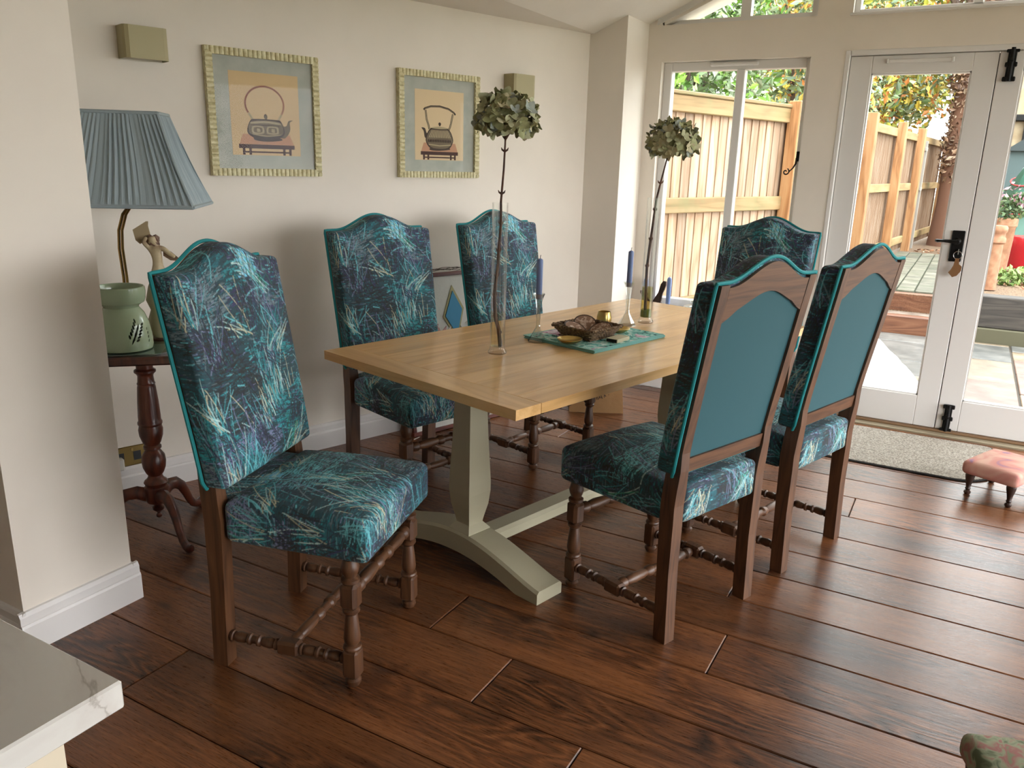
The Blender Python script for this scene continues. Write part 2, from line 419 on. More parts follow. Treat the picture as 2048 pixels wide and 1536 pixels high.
# door frame, threshold
mb = MB(); x0, x1 = XG-.02, XG+.14
x0 = XG-.006; mb.bb(x0, x1, .75, .778, 0, 2.178, ch=.005); mb.bb(x0, x1, -.778, -.75, 0, 2.178, ch=.005); mb.bb(x0, x1, -.75, .75, 2.148, 2.178, ch=.005)
struct(mb.build('trim_1', M_FRAME))
mb = MB(); mb.bb(XG-.09, XG+.2, -.8, .8, -.02, .004); mb.bb(XG-.10, XG-.085, -.8, .8, -.01, .012, ch=.003)
struct(mb.build('trim_2', mat('threshold strip', (158, 146, 122), .45, .3)))
mb = MB(); mb.bb(XG-.012, XG+.16, -.78, .78, .004, .016, ch=.003); struct(mb.build('trim_3', mat('brown weather strip', (126, 96, 66), .6)))
def door(name, y0, y1):                               # leaf from y0 to y1 (y0 = hinge side)
    r = thing(name, None, None); struct(r); xa, xb = XG+.02, XG+.075
    a, b = min(y0, y1), max(y0, y1); m = .118
    for u, w in ((a, a+m), (b-m, b)): MB().bb(xa, xb, u, w, .018, 2.145, ch=.003).build('stile', M_FRAME, r)
    MB().bb(xa, xb, a+m, b-m, .018, .205, ch=.003).build('bottom_rail', M_FRAME, r)
    MB().bb(xa, xb, a+m, b-m, 2.05, 2.145, ch=.003).build('top_rail', M_FRAME, r)
    bd = MB(); gz0, gz1 = .205, 2.05
    for u in (a+m, b-m-.008): bd.bb(xa+.006, xb-.006, u, u+.008, gz0, gz1)
    for w in (gz0, gz1-.008): bd.bb(xa+.006, xb-.006, a+m, b-m, w, w+.008)
    bd.build('glazing_bead', M_FRAME, r)
    MB().bb(xa+.025, xa+.031, a+m, b-m, .2, 2.055).build('pane', M_PANE, r)
    return r
dl = door('door_1', .748, .003); dr = door('door_2', -.748, -.001)
MB().bb(XG+.055, XG+.082, -.022, .024, .02, 2.14).build('meeting_seal', M_BLACK, dr)
v = MB().box((XG+.014, .385, 2.112), (.014, .32, .022), ch=.004); v.box((XG+.008, .22, 2.112), (.022, .012, .028), ch=.003); v.box((XG+.008, .55, 2.112), (.022, .012, .028), ch=.003)
v.build('trickle_vent', M_FRAME, dl)
def bolt(zc, h, nm):
    o = MB(); x = XG+.012
    o.box((x, -.058, zc), (.012, .040, h), ch=.003)
    for k, w in ((-.5, .062), (0, .058), (.5, .062)): o.box((x-.006, -.058, zc+k*(h-.024)), (.02, w, .024), ch=.004)
    o.lathe([(.012, -h/2), (.012, h/2)], 10, (x-.012, -.058, zc)); o.lathe([(.004, 0), (.012, .008), (.012, .016), (.003, .02)], 10, (x-.03, -.058, zc+.02), Matrix.Rotation(-pi/2, 4, 'Y'))
    o.build(nm, M_BLACK, dr, True)
bolt(2.075, .17, 'bolt'); bolt(.092, .17, 'bolt')
hp = MB().box((XG+.015, .048, 1.108), (.012, .066, .175), ch=.004).build('handle_plate', M_BLACK, dl)
lv = MB(); lv.lathe([(.02, 0), (.02, .012), (.012, .02), (.012, .05)], 14, (XG+.01, .05, 1.135), Matrix.Rotation(-pi/2, 4, 'Y'))
lv.tube([(XG-.035, .05, 1.135), (XG-.038, .085, 1.136), (XG-.036, .12, 1.137), (XG-.028, .15, 1.135), (XG-.018, .158, 1.136)], [.011, .010, .008, .010, .008], 8)
lv.build('lever', M_BLACK, hp, True)
kf = thing('key_fob', 'brown leather key fob on a steel ring hanging from the door lock', 'key fob', (XG-.01, .035, 1.06))
MB().tube([(-.012+.0*k, .022*cos(k*pi/8), .0+.022*sin(k*pi/8)) for k in range(16)], .002, 6, closed=True).build('key_ring', mat('steel', (150, 150, 150), .25, 1), kf, True)
MB().box((0, 0, .018), (.03, .004, .03), ch=.001).build('key', mat('steel key', (140, 138, 130), .3, 1), kf)
q = [(-.008, -.018), (.010, -.018), (.014, -.05), (.030, -.062), (.030, -.085), (.012, -.115), (-.010, -.125), (-.034, -.10), (-.024, -.085), (-.014, -.06)]
MB().prism([(-u, w) for u, w in q], -.020, -.004, frame_axes((0, 1, 0), (0, 0, 1), (1, 0, 0))).build('leather_fob', mat('tan leather', (126, 88, 52), .55), kf)

# ------------------------------------------------------------------ dining chairs
PAL = dict(ink=(16, 30, 42), navy=(24, 44, 66), deep=(10, 66, 76), teal=(24, 96, 108), turq=(46, 134, 142), aqua=(112, 184, 194), pale=(186, 214, 212),
           lilac=(118, 126, 158), purple=(50, 50, 86), grey=(104, 122, 130), green=(44, 140, 110), sky=(120, 190, 224), blk=(14, 24, 26), sand=(196, 192, 164))
PAL = {k: np.array(lin(v)[:3]) for k, v in PAL.items()}
def paint(w, h, px, seed, sky=None, fans=26, dark=.5):
    """print design: short horizontal dabs, clumps of grass blades, a scrap of sky"""
    r = random.Random(seed); W_, H_ = int(w/px), int(h/px); im = np.zeros((H_, W_, 3)); im[:] = PAL['deep']*.8
    def stroke(x, y, ang, L, wd, c, bend=0, al=.85):
        n = max(3, int(L/px*1.3)); t = np.linspace(0, 1, n)
        a = ang + bend*t; dx = np.cumsum(np.cos(a))*L/n; dy = np.cumsum(np.sin(a))*L/n
        for o in np.arange(-wd/2, wd/2+.1*px, px*.7):
            k = 1-t*.85 if wd > px*1.5 else np.ones(n)
            ix = np.round((x+dx - np.sin(a)*o*k)/px).astype(int); iy = np.round((y+dy + np.cos(a)*o*k)/px).astype(int)
            ok = (ix >= 0) & (ix < W_) & (iy >= 0) & (iy < H_)
            im[iy[ok], ix[ok]] = im[iy[ok], ix[ok]]*(1-al) + c*al
    base = ['ink', 'navy', 'deep', 'deep', 'teal', 'teal', 'teal', 'turq', 'turq', 'grey', 'grey', 'grey', 'lilac', 'purple', 'aqua', 'blk', 'ink']
    blobs = [(r.uniform(0, w), r.uniform(0, h), r.uniform(.05, .14), r.choice(base)) for _ in range(46)]
    for k in range(int(w*h*17000)):
        x, y = r.uniform(-.02, w), r.uniform(0, h); c = 'deep'; best = 1e9
        for bx, by, br, bc in blobs:
            d = ((x-bx)**2+(1.6*(y-by))**2)/br**2
            if d < best: best, c = d, bc
        if r.random() < .34: c = r.choice(base)
        stroke(x, y, r.gauss(0, .14), r.uniform(.008, .04), r.uniform(.9, 2.0)*px, PAL[c]*r.uniform(.55, 1.15), r.gauss(0, .1), .8)
    if sky:
        for k in range(160):
            x, y = sky[0]+r.gauss(0, .022), sky[1]+r.gauss(0, .022)
            stroke(x-.012, y, r.gauss(0, .1), r.uniform(.012, .04), 2.2*px, PAL[r.choice(['sky', 'sky', 'aqua', 'pale'])]*.95, 0, .85)
    for k in range(fans):
        bx, by = r.uniform(0, w), r.uniform(-.03, h*.9); hue = r.choice(['dark', 'dark', 'dark', 'pale', 'pale', 'mix', 'mix', 'purple', 'green', 'turq'])
        pool = {'dark': ['ink', 'blk', 'navy', 'purple'], 'pale': ['pale', 'aqua', 'sand', 'turq'], 'mix': ['lilac', 'navy', 'aqua', 'teal', 'grey'], 'purple': ['purple', 'lilac', 'navy'], 'green': ['green', 'aqua', 'pale', 'deep'], 'turq': ['turq', 'teal', 'aqua']}[hue]
        lean = r.gauss(0, .35)
        for j in range(r.randint(12, 26)):
            a = pi/2 + lean + r.gauss(0, .28)
            stroke(bx+r.gauss(0, .03), by+r.gauss(0, .012), a, r.uniform(.04, .16), r.uniform(.8, 2.4)*px, PAL[r.choice(pool)]*r.uniform(.65, 1.0), r.gauss(0, .35), .8)
    m_ = im.mean((0, 1)); im = np.clip(m_*1.06 + (im-m_)*1.22, .004, 1); gy = im.mean(2, keepdims=True)
    return np.clip(gy + (im-gy)*1.10, .002, 1)
def sample(im, u, v, px):
    ix = np.clip((u/px), 0, im.shape[1]-1.001); iy = np.clip((v/px), 0, im.shape[0]-1.001)
    x0, y0 = ix.astype(int), iy.astype(int); fx, fy = (ix-x0)[:, None], (iy-y0)[:, None]
    return (im[y0, x0]*(1-fx)+im[y0, x0+1]*fx)*(1-fy)+(im[y0+1, x0]*(1-fx)+im[y0+1, x0+1]*fx)*fy
PXM = .0014
IM_B = paint(.64, .80, PXM, 3, sky=(.38, .58), fans=64); IM_S = paint(.92, .92, PXM, 11, sky=(.40, .60), fans=84)

def yb(z):                                            # centre line of the rear posts
    return float(np.interp(z, [0, .25, .48, .60, .72, 1.19, 1.3], [.212, .204, .202, .212, .230, .312, .331]))
def flare(z): return 1+.05*max(0, min(1, (z-.55)/.64))
def crown(x): return .064*.5*(1+cos(pi*min(1, abs(x)/.205)))
def turned(mb, prof, a, b, n=14):
    """lathe whose profile runs from point a (t=0) to b (t=1)"""
    a, b = Vector(a), Vector(b); d = b-a; L = d.length; q = d.to_track_quat('Z', 'Y').to_matrix()
    mb.lathe([(r, t*L) for r, t in prof], n, a, q); return mb
LEGS = [(.010, 0), (.019, .006), (.024, .016), (.024, .024), (.017, .030), (.020, .034)]
TOPP = [(.026, .126), (.028, .132), (.026, .138), (.018, .142), (.023, .15), (.025, .165), (.022, .20), (.018, .235), (.017, .24), (.025, .248), (.026, .256), (.018, .262)]
CUP = [(.02, .338), (.027, .345), (.027, .354), (.018, .36), (.024, .375), (.027, .388), (.024, .398), (.02, .415)]
BALL = [(.012, 0), (.016, .02), (.021, .06), (.021, .09), (.013, .11), (.017, .13), (.020, .2), (.0175, .32), (.014, .36), (.021, .39), (.021, .43), (.014, .45)]
def sprof(f=1.): return [(r*f, t) for r, t in BALL] + [(r*f, 1-t) for r, t in BALL[::-1]]

def make_chair():
    root = thing('dining_chair', 'x', 'chair')
    # rear legs run up into the back posts
    for sx in (-1, 1):
        mb = MB(); zs = [0, .25, .42, .48, .54, .60, .66, .72, .9, 1.05, 1.186]; vs, fs = [], []
        for z in zs:
            w, d = (.024 if z < .58 else .020), (.024 if z < .3 else .027 if z < .65 else .019); c = yb(z); x0 = sx*(.224*flare(z))
            vs += [(x0-w, c-d, z), (x0+w, c-d, z), (x0+w, c+d, z), (x0-w, c+d, z)]
        for i in range(len(zs)-1):
            for k in range(4): l = (k+1) % 4; fs.append((i*4+k, i*4+l, i*4+4+l, i*4+4+k))
        fs += [(3, 2, 1, 0), tuple(len(vs)-4+k for k in range(4))]
        mb.add(vs, fs); mb.build('rear_leg', M_CHAIR, root)
    # arched crest rail
    xs = np.linspace(-.212, .212, 33); out = [(x, 1.178+crown(x)) for x in xs] + [(x, 1.098+crown(x)*.85 - .02*max(0, (abs(x)-.15)/.05)) for x in xs[::-1]]
    n = len(xs); mb = MB(); vs, fs = [], []
    for sgn in (-.010, .018):
        for x, z in out: vs.append((x, yb(z)+sgn, z))
    m2 = len(out)
    for i in range(n-1):
        a, b, c, d = i, i+1, m2-2-i, m2-1-i
        fs += [(a, b, c, d), (m2+d, m2+c, m2+b, m2+a)]
    for i in range(m2): j = (i+1) % m2; fs.append((j, i, m2+i, m2+j))
    mb.add(vs, fs); mb.build('crest_rail', M_CHAIRX, root)
    def xrail(z0, z1, nm, th=.014):
        mb = MB(); vs = []
        for x in (-.203, .203):
            for z in (z0, z1):
                for s_ in (-th, th): vs.append((x, yb(z)+s_+.004, z))
        mb.add(vs, [(0, 1, 3, 2), (4, 6, 7, 5), (0, 4, 5, 1), (2, 3, 7, 6), (0, 2, 6, 4), (1, 5, 7, 3)]); return mb.build(nm, M_CHAIRX, root)
    xrail(.588, .636, 'back_rail')
    mb = MB(); vs = []; fs = []; m = 17; k = 9                # teal outer back
    for i in range(m):
        x = -.212+.424*i/(m-1)
        for j in range(k):
            z = .61 + (1.12+crown(x)*.85-.61)*j/(k-1); vs.append((x, yb(z)+.009+.003*sin(pi*j/(k-1))*sin(pi*i/(m-1)), z))
    for i in range(m-1):
        for j in range(k-1): fs.append((i*k+j, (i+1)*k+j, (i+1)*k+j+1, i*k+j+1))
    mb.add(vs, fs); mb.build('outer_back_panel', M_TEAL, root, True)
    # padded back
    V, F = rbox_grid((.252, .036, .304), .0026, .016); P = V.copy()
    zc = .886; z = V[:, 2]+zc; t = np.clip((z-.60)/.59, 0, 1)
    cw = np.array([crown(x) for x in V[:, 0]]); zz = z + cw*t**1.6
    dome = (1-(V[:, 0]/.25)**4)*(1-(V[:, 2]/.31)**4)*.014
    yc = np.interp(zz, [0, .25, .48, .60, .72, 1.19, 1.3], [.212, .204, .202, .212, .230, .312, .331])
    P[:, 2] = zz; P[:, 1] = V[:, 1] + yc - .030 - np.where(V[:, 1] < 0, dome, 0); P[:, 0] *= 1+.05*t
    dep = np.clip(V[:, 1]+.036, 0, 1)
    edge = np.abs(V[:, 0]) > .245
    u = V[:, 0]+.32 + np.where(edge, np.sign(V[:, 0])*dep, 0); C = sample(IM_B, u, z-.56+np.where(V[:, 2] > .298, dep, 0), PXM)
    pad = colour_mesh('backrest', P, F, C, M_FAB, root)
    pts = []
    for x in np.linspace(-.252, .252, 50): zt = 1.192+crown(x); pts.append((x*1.05, yb(zt)+.007, zt))
    pts += [(.254*flare(zz_), yb(zz_)+.007, zz_) for zz_ in np.linspace(1.18, .60, 16)]
    pts += [(x, yb(.58)-.0, .581) for x in np.linspace(.25, -.25, 12)]
    pts += [(-.254*flare(zz_), yb(zz_)+.007, zz_) for zz_ in np.linspace(.60, 1.18, 16)]
    MB().tube(pts, .0058, 7, closed=True).build('piping', M_PIPE, pad, True)
    # sprung seat: wide front part and a tongue between the posts
    V, F = rbox_grid((.252, .228, .064), .0027, .024); P = V.copy()
    top = V[:, 2] > 0
    dome = np.clip(1-(V[:, 0]/.25)**2, 0, 1)**.7*np.clip(1-(V[:, 1]/.228)**2, 0, 1)**.7*.034
    P[:, 2] += .475 + np.where(top, dome*(V[:, 2]/.064), 0); P[:, 1] += -.055
    P[:, 0] *= 1-.05*(np.clip((V[:, 1]+.228)/.456, 0, 1))
    dz = np.clip(.064-V[:, 2], 0, 1)
    u = V[:, 0]+.46 + np.where(np.abs(V[:, 0]) > .245, np.sign(V[:, 0])*dz, 0); v = V[:, 1]+.42 + np.where(V[:, 1] < -.22, -dz, np.where(V[:, 1] > .22, dz, 0))
    seat = colour_mesh('seat', P, F, sample(IM_S, u, v, PXM), M_FAB, root)
    V, F = rbox_grid((.197, .045, .064), .0035, .018); P = V.copy(); P[:, 2] += .475+np.where(V[:, 2] > 0, .012*np.clip(1-(V[:, 0]/.2)**2, 0, 1), 0); P[:, 1] += .187
    dz = np.clip(.064-V[:, 2], 0, 1)
    colour_mesh('seat_tongue', P, F, sample(IM_S, V[:, 0]+.46, .68+V[:, 1]+np.where(V[:, 1] > .035, dz, 0), PXM), M_FAB, seat)
    # turned front legs
    lx, ly = .224, -.216
    for sx in (-1, 1):
        mb = MB(); c = (sx*lx, ly, 0)
        mb.lathe(LEGS, 14, c); mb.box((sx*lx, ly, .08), (.050, .050, .092), ch=.008); mb.lathe(TOPP, 14, c)
        mb.box((sx*lx, ly, .30), (.052, .052, .08), ch=.010); mb.lathe(CUP, 14, c); mb.build('front_leg', M_CHAIR, root, True, angle=30)
    mb = MB(); turned(mb, sprof(1.05), (-lx+.02, ly, .305), (lx-.02, ly, .305)); mb.build('front_stretcher', M_CHAIRX, root, True, angle=35)
    for sx in (-1, 1):
        mb = MB(); x = sx*lx; ym = -.012
        mb.box((x, ym, .092), (.042, .072, .046), ch=.008)
        turned(mb, sprof(.85), (x, ly+.02, .088), (x, ym-.03, .092)); turned(mb, sprof(.85), (x, ym+.03, .092), (x, yb(.1)-.02, .095)); mb.build('side_stretcher', M_CHAIR, root, True, angle=35)
    mb = MB(); turned(mb, sprof(.95), (-lx+.015, -.012, .092), (lx-.015, -.012, .092)); mb.build('cross_stretcher', M_CHAIRX, root, True, angle=35)
    return root
proto = make_chair()
CH = [((1.713, 1.645), 15.4, 'teal grass-print dining chair pulled out beside the mahogany tripod table'),
      ((2.87, 2.101), -17, 'teal grass-print dining chair against the wall, between the pale bare wall and the leaning picture'),
      ((3.64, 1.905), -13.9, 'teal grass-print dining chair behind the tall vase, in front of the leaning picture'),
      ((4.178, 1.0), -104, 'teal grass-print dining chair at the head of the table under the garden window'),
      ((2.553, .795), 160.2, 'dining chair showing its teal back panel, beside the painted table foot'),
      ((3.239, .582), 163, 'dining chair showing its teal back panel, next to the glazed garden door and doormat')]
for i, ((x, y), a, lab) in enumerate(CH):
    o = proto if i == 0 else copy_tree(proto)
    o.location = (x, y, 0); o.rotation_euler.z = radians(a); o['label'] = lab; o['group'] = 'upholstered chairs around the dining table'

# ------------------------------------------------------------------ dining table
tx = Vector((cos(AT), sin(AT), 0)); ty = Vector((-sin(AT), cos(AT), 0)); TORG = tx*1.648 + ty*2.064
def tp(a, b, z=0): p = TORG + tx*a + ty*b; return (p.x, p.y, z)
ZT, HW = .79, .511
T = thing('dining_table', 'long oak refectory table on painted stone-grey pedestals', 'table', tp(1, 0), AT)
TL = 2.0; th = .034; zc = ZT-th/2
def board(a0, a1, b0, b1, m, gap=.002):
    MB().box((0, 0, 0), (a1-a0-gap, b1-b0-gap, th), ch=.0006).build('table_board', m, T, loc=((a0+a1)/2-1, (b0+b1)/2, zc))
board(0, .115, -HW, HW, M_OAKY); board(TL-.115, TL, -HW, HW, M_OAKY)
for b0, b1 in ((-HW, -.405), (.405, HW)): board(.115, TL-.115, b0, b1, M_OAK)
w = .81/8
for k in range(8): board(.115, TL-.115, -.405+k*w, -.405+(k+1)*w, M_OAK, .0003)
MB().bb(-.86, .86, -.39, .39, ZT-th-.004, ZT-th+.002).build('under_panel', M_OAK, T)
POST = [(.082, .125), (.082, .135), (.052, .16), (.052, .165), (.056, .18), (.073, .235), (.081, .29), (.081, .33), (.076, .40), (.068, .52), (.062, .64), (.06, .72)]
for a in (.297, 1.703):
    mb = MB(); mb.lathe([(r*.98, z) for r, z in POST], 4, (a-1, 0, 0), a0=pi/4); mb.build('pedestal_post', M_PED, T)
    L = .42; q = []
    topz = lambda u: .048+.085*(1-min(1, abs(u)/.40))**.8 if abs(u) > .07 else .13
    us = np.linspace(-L, L, 41)
    tz = [(.05 + .085*max(0, cos(pi/2*min(1, abs(u)/L)))**1.25) for u in us]
    bz = [max(0, .052*(1-(abs(u)/(L-.11))**2)) for u in us]
    mb = MB(); vs, fs = [], []; hw = .066; c_ = .01
    for u, t_, b_ in zip(us, tz, bz): vs += [(a-1-hw, u, b_), (a-1-hw, u, t_-c_), (a-1-hw+c_, u, t_), (a-1+hw-c_, u, t_), (a-1+hw, u, t_-c_), (a-1+hw, u, b_)]
    for i in range(40):
        for k in range(6): l = (k+1) % 6; fs.append((i*6+l, i*6+k, i*6+6+k, i*6+6+l))
    fs += [tuple(range(6)), tuple(240+k for k in range(6))[::-1]]
    mb.add(vs, fs); mb.build('pedestal_foot', M_PED, T)
    bz_ = [(-.38, .756), (-.38, .735), (-.34, .715), (-.30, .70), (-.08, .70), (.08, .70), (.30, .70), (.34, .715), (.38, .735), (.38, .756)]
    MB().prism(bz_, a-1-.05, a-1+.05, frame_axes((0, 1, 0), (0, 0, 1), (1, 0, 0))).build('bearer', M_OAKY, T)
mb = MB(); prof = [(-.05, .05), (-.05, .085), (-.036, .098), (.036, .098), (.05, .085), (.05, .05)]
mb.prism(prof, -.703+.05, .703-.05, frame_axes((0, 1, 0), (0, 0, 1), (1, 0, 0))); mb.build('stretcher', M_PED, T)

# ------------------------------------------------------------------ things on the table
RT = Vector((rt.x, rt.y, 0))                          # a horizontal direction used to lay out small offsets
M_CLEAR = glassy('clear glass', (255, 255, 255), 1.25, .01, .012)
M_CRYST = glassy('cut glass', (246, 249, 248), 1.5, .04, .12)
def hydrangea(loc, offs, head, hw, hh, label, seed, cols):
    r = random.Random(seed); root = thing('dried_hydrangea', label, 'flower', loc, 0, 'dried hydrangeas in tall vases')
    mst = mat('stem bark', (52, 34, 26), .7); g = G(mst)
    n = g.noise(g.coord((1, 1, 1)), 25, 4); g.color(g.ramp(n, [(.3, (44, 26, 18)), (.6, (86, 52, 34)), (.8, (110, 78, 50))]))
    pts = [RT*o + Vector((0, 0, z)) for z, o in offs]
    fine = []
    for i in range(len(pts)-1):
        for k in range(4): fine.append(pts[i].lerp(pts[i+1], k/4))
    fine.append(pts[-1]); N = len(fine)
    mb = MB(); mb.tube(fine, [.0085*(1-.62*i/N) for i in range(N)], 8)
    for i in range(3, N-2, 5):                         # leaf scars in pairs
        p = fine[i]
        for s_ in (-1, 1): mb.tube([p, p+RT*(s_*(.010 if p.z > 1.37 else .0075))+Vector((0, 0, .006)), p+RT*(s_*(.013 if p.z > 1.37 else .0085))+Vector((0, 0, .014))], [.005, .0035, .001], 5)
    mb.build('stem', mst, root, True)
    hc = pts[-1] + RT*head[0] + Vector((0, 0, head[1])); meshes = []
    for k in range(6):                                # floret variants: four cupped sepals
        m = MB()
        for q in range(4):
            a0 = q*pi/2+r.uniform(-.2, .2); L = r.uniform(.019, .026); w = L*r.uniform(.42, .55); cup = r.uniform(-.2, .7); vs, fs = [], []
            for i in range(5):
                t = i/4; ww = w*sin(pi*min(.97, .12+.82*t))**.7
                for j in (-1, 0, 1):
                    z = cup*L*t*t - abs(j)*.18*ww + r.gauss(0, .0012); x, y = L*t, j*ww
                    vs.append((x*cos(a0)-y*sin(a0), x*sin(a0)+y*cos(a0), z))
            for i in range(4):
                for j in (0, 1): b = i*3+j; fs.append((b, b+3, b+4, b+1))
            m.add(vs, fs)
        o = m.build('floret', cols[k % len(cols)], root, True, angle=180); meshes.append(o)
    cnt = 150; made = 0
    for i in range(cnt):
        z = 1-2*(i+.5)/cnt; ph = i*2.39996; rr = sqrt(1-z*z)
        if z < -.72: continue
        n = Vector((rr*cos(ph), rr*sin(ph), z)); k = r.uniform(.86, 1.06)
        if r.random() < .25: k *= .84
        p = hc + Vector((n.x*hw*k, n.y*hw*k, n.z*hh*k*(1 if z > 0 else .85)))
        o = meshes[made] if made < 6 else meshes[r.randrange(6)].copy()
        if made >= 6: COL.objects.link(o); o.parent = root
        d = (n+Vector((r.gauss(0, .35), r.gauss(0, .35), r.gauss(0, .3)))).normalized()
        o.rotation_euler = (d.to_track_quat('Z', 'Y') @ Matrix.Rotation(r.uniform(0, 6), 3, 'Z').to_quaternion()).to_euler(); s_ = r.uniform(.95, 1.35); o.scale = (s_, s_, s_); o.location = p
        made += 1
    mb = MB()
    for i in range(14):
        a = i*2.4; mb.tube([pts[-1]-Vector((0, 0, .02)), hc+Vector((cos(a)*hw*.5, sin(a)*hw*.5, -.01+.03*(i % 3)))], [.003, .0015], 5)
    mb.build('flower_stalks', mst, root)
def petal(name, a, b):
    m = mat(name, a, .8); g = G(m); n = g.noise(g.coord((1, 1, 1), True), 60, 3); g.color(g.ramp(n, [(.3, a), (.7, b)])); return m
PET = [petal('sage sepal', (158, 160, 122), (184, 182, 148)), petal('olive sepal', (138, 142, 98), (168, 168, 124)), petal('straw sepal', (182, 176, 140), (200, 192, 158)), petal('dusty blue sepal', (142, 152, 148), (168, 172, 158))]
def vase(a, b, label, zrim, zw, watercol, foam=None):
    root = thing('glass_vase', label, 'vase', tp(a, b, ZT))
    h = zrim-ZT
    MB().lathe([(.036, 0), (.0375, .004), (.036, .009), (.031, .016), (.029, .026), (.029, h*.5), (.0295, h), (.0270, h), (.0265, h*.5), (.0262, .028), (.001, .026)], 28).build('vase_body', M_CLEAR, root, True, angle=50)
    wm = glassy('vase water '+label[:5], watercol, .5, .02, .0)
    MB().lathe([(.0255, .027), (.0255, zw-ZT), (.001, zw-ZT)], 24).build('water', wm, root, True)
    if foam: MB().lathe([(.0250, .028), (.0252, .05), (.022, .062), (.012, .058), (.001, .064)], 20).build('algae', foam, root, True)
    return root
vase(.485, .055, 'slim glass cylinder vase of clear water holding the dried hydrangea by the leaning picture chair', 1.359, .947, (248, 244, 226))
hydrangea(tp(.485, .055, 0), [(.817, .012), (.88, .004), (.93, -.010), (1.0, -.015), (1.05, -.013), (1.12, -.005), (1.2, -.002), (1.28, .004), (1.36, .002), (1.48, .010), (1.60, .014)], (.003, .055), .108, .085,
          'dried green hydrangea upright against the cream wall, stem in clear water', 5, PET)
vase(1.47, .05, 'slim glass cylinder vase of greenish water holding the leaning dried hydrangea', 1.365, .958, (234, 228, 182), mat('algae', (120, 140, 40), .8))
hydrangea(tp(1.47, .05, 0), [(.817, -.003), (.95, -.008), (1.05, -.010), (1.15, -.004), (1.25, .003), (1.365, .012), (1.45, .028), (1.55, .048)], (.02, .06), .105, .088,
          'dried green hydrangea leaning in front of the garden window, stem in murky water', 8, [PET[0], PET[1], PET[2], PET[0], PET[1], PET[3]])
def candlestick(x, y, lab_s, lab_c):
    r_ = thing('candlestick', lab_s, 'candlestick', (x, y, ZT), .2, 'glass candlesticks on the table')
    MB().lathe([(.042, 0), (.042, .003), (.036, .012), (.022, .036), (.011, .056), (.0085, .07), (.009, .10), (.0105, .14), (.016, .175), (.026, .200), (.0245, .2005), (.0145, .182), (.013, .178), (.001, .1775)], 8).build('glass_body', M_CRYST, r_)
    c = thing('taper_candle', lab_c, 'candle', (x, y, ZT+.178), 0, 'blue taper candles')
    MB().lathe([(.0115, 0), (.0125, .02), (.0125, .15), (.0115, .16), (.006, .164), (.001, .163)], 18).build('wax', M_CANDLE, c, True)
    MB().tube([(0, 0, .162), (.001, 0, .172), (.004, 0, .178)], .0012, 5).build('wick', mat('burnt wick', (30, 26, 24), .9), c)
M_CANDLE = mat('blue wax', (108, 130, 176), .42, Subsurface_Weight=.15)
candlestick(2.869, 1.487, 'clear glass trumpet candlestick beside the near corner of the placemats', 'blue taper candle in the candlestick at the near corner of the placemats')
candlestick(3.431, 1.316, 'clear glass trumpet candlestick beside the murky vase', 'blue taper candle in the candlestick beside the murky vase')

def matpattern():
    m = mat('placemat print', (70, 190, 180), .85); g = G(m); v = g.coord((1, 1, 1), True)
    n = g.noise(v, 26, 3, .6, 1.2); c = g.ramp(n, [(.38, (24, 62, 66)), (.42, (84, 172, 164)), (.52, (140, 204, 196)), (.62, (214, 228, 222))])
    n2 = g.noise(v, 9, 3, .5, .6); c = g.mix(g.ramp(n2, [(.56, (0, 0, 0)), (.60, (255, 255, 255))]), c, g.ramp(g.noise(v, 50, 2), [(.4, (190, 120, 160)), (.6, (226, 214, 224))]))
    g.color(c); g.bump(g.noise(v, 400, 2), .3, .001); return m
M_MAT, M_HEM = matpattern(), mat('placemat hem', (132, 190, 184), .85)
TH = .0034
for k, lb in enumerate(('bottom teal floral placemat of the stack, lying on the oak table', 'second teal floral placemat up in the stack', 'third teal floral placemat up in the stack', 'topmost teal floral placemat, under the woven basket')):
    j = rnd.uniform(-.004, .004); pm = thing('placemat', lb, 'placemat', tp(1.010+j, -.014-j, ZT+k*TH), AT+rnd.uniform(-.008, .008), 'teal placemats in a stack')
    MB().box((0, 0, TH/2), (.474, .366, TH*.9), ch=.0012).build('cloth', M_MAT, pm)
    h = MB()
    for sx, sy, dx, dy in ((0, 1, .486, .010), (0, -1, .486, .010), (1, 0, .010, .378), (-1, 0, .010, .378)): h.box((sx*.239, sy*.185, TH/2), (dx, dy, TH), ch=.001)
    h.build('hem', M_HEM, pm)
ZM = ZT+4*TH
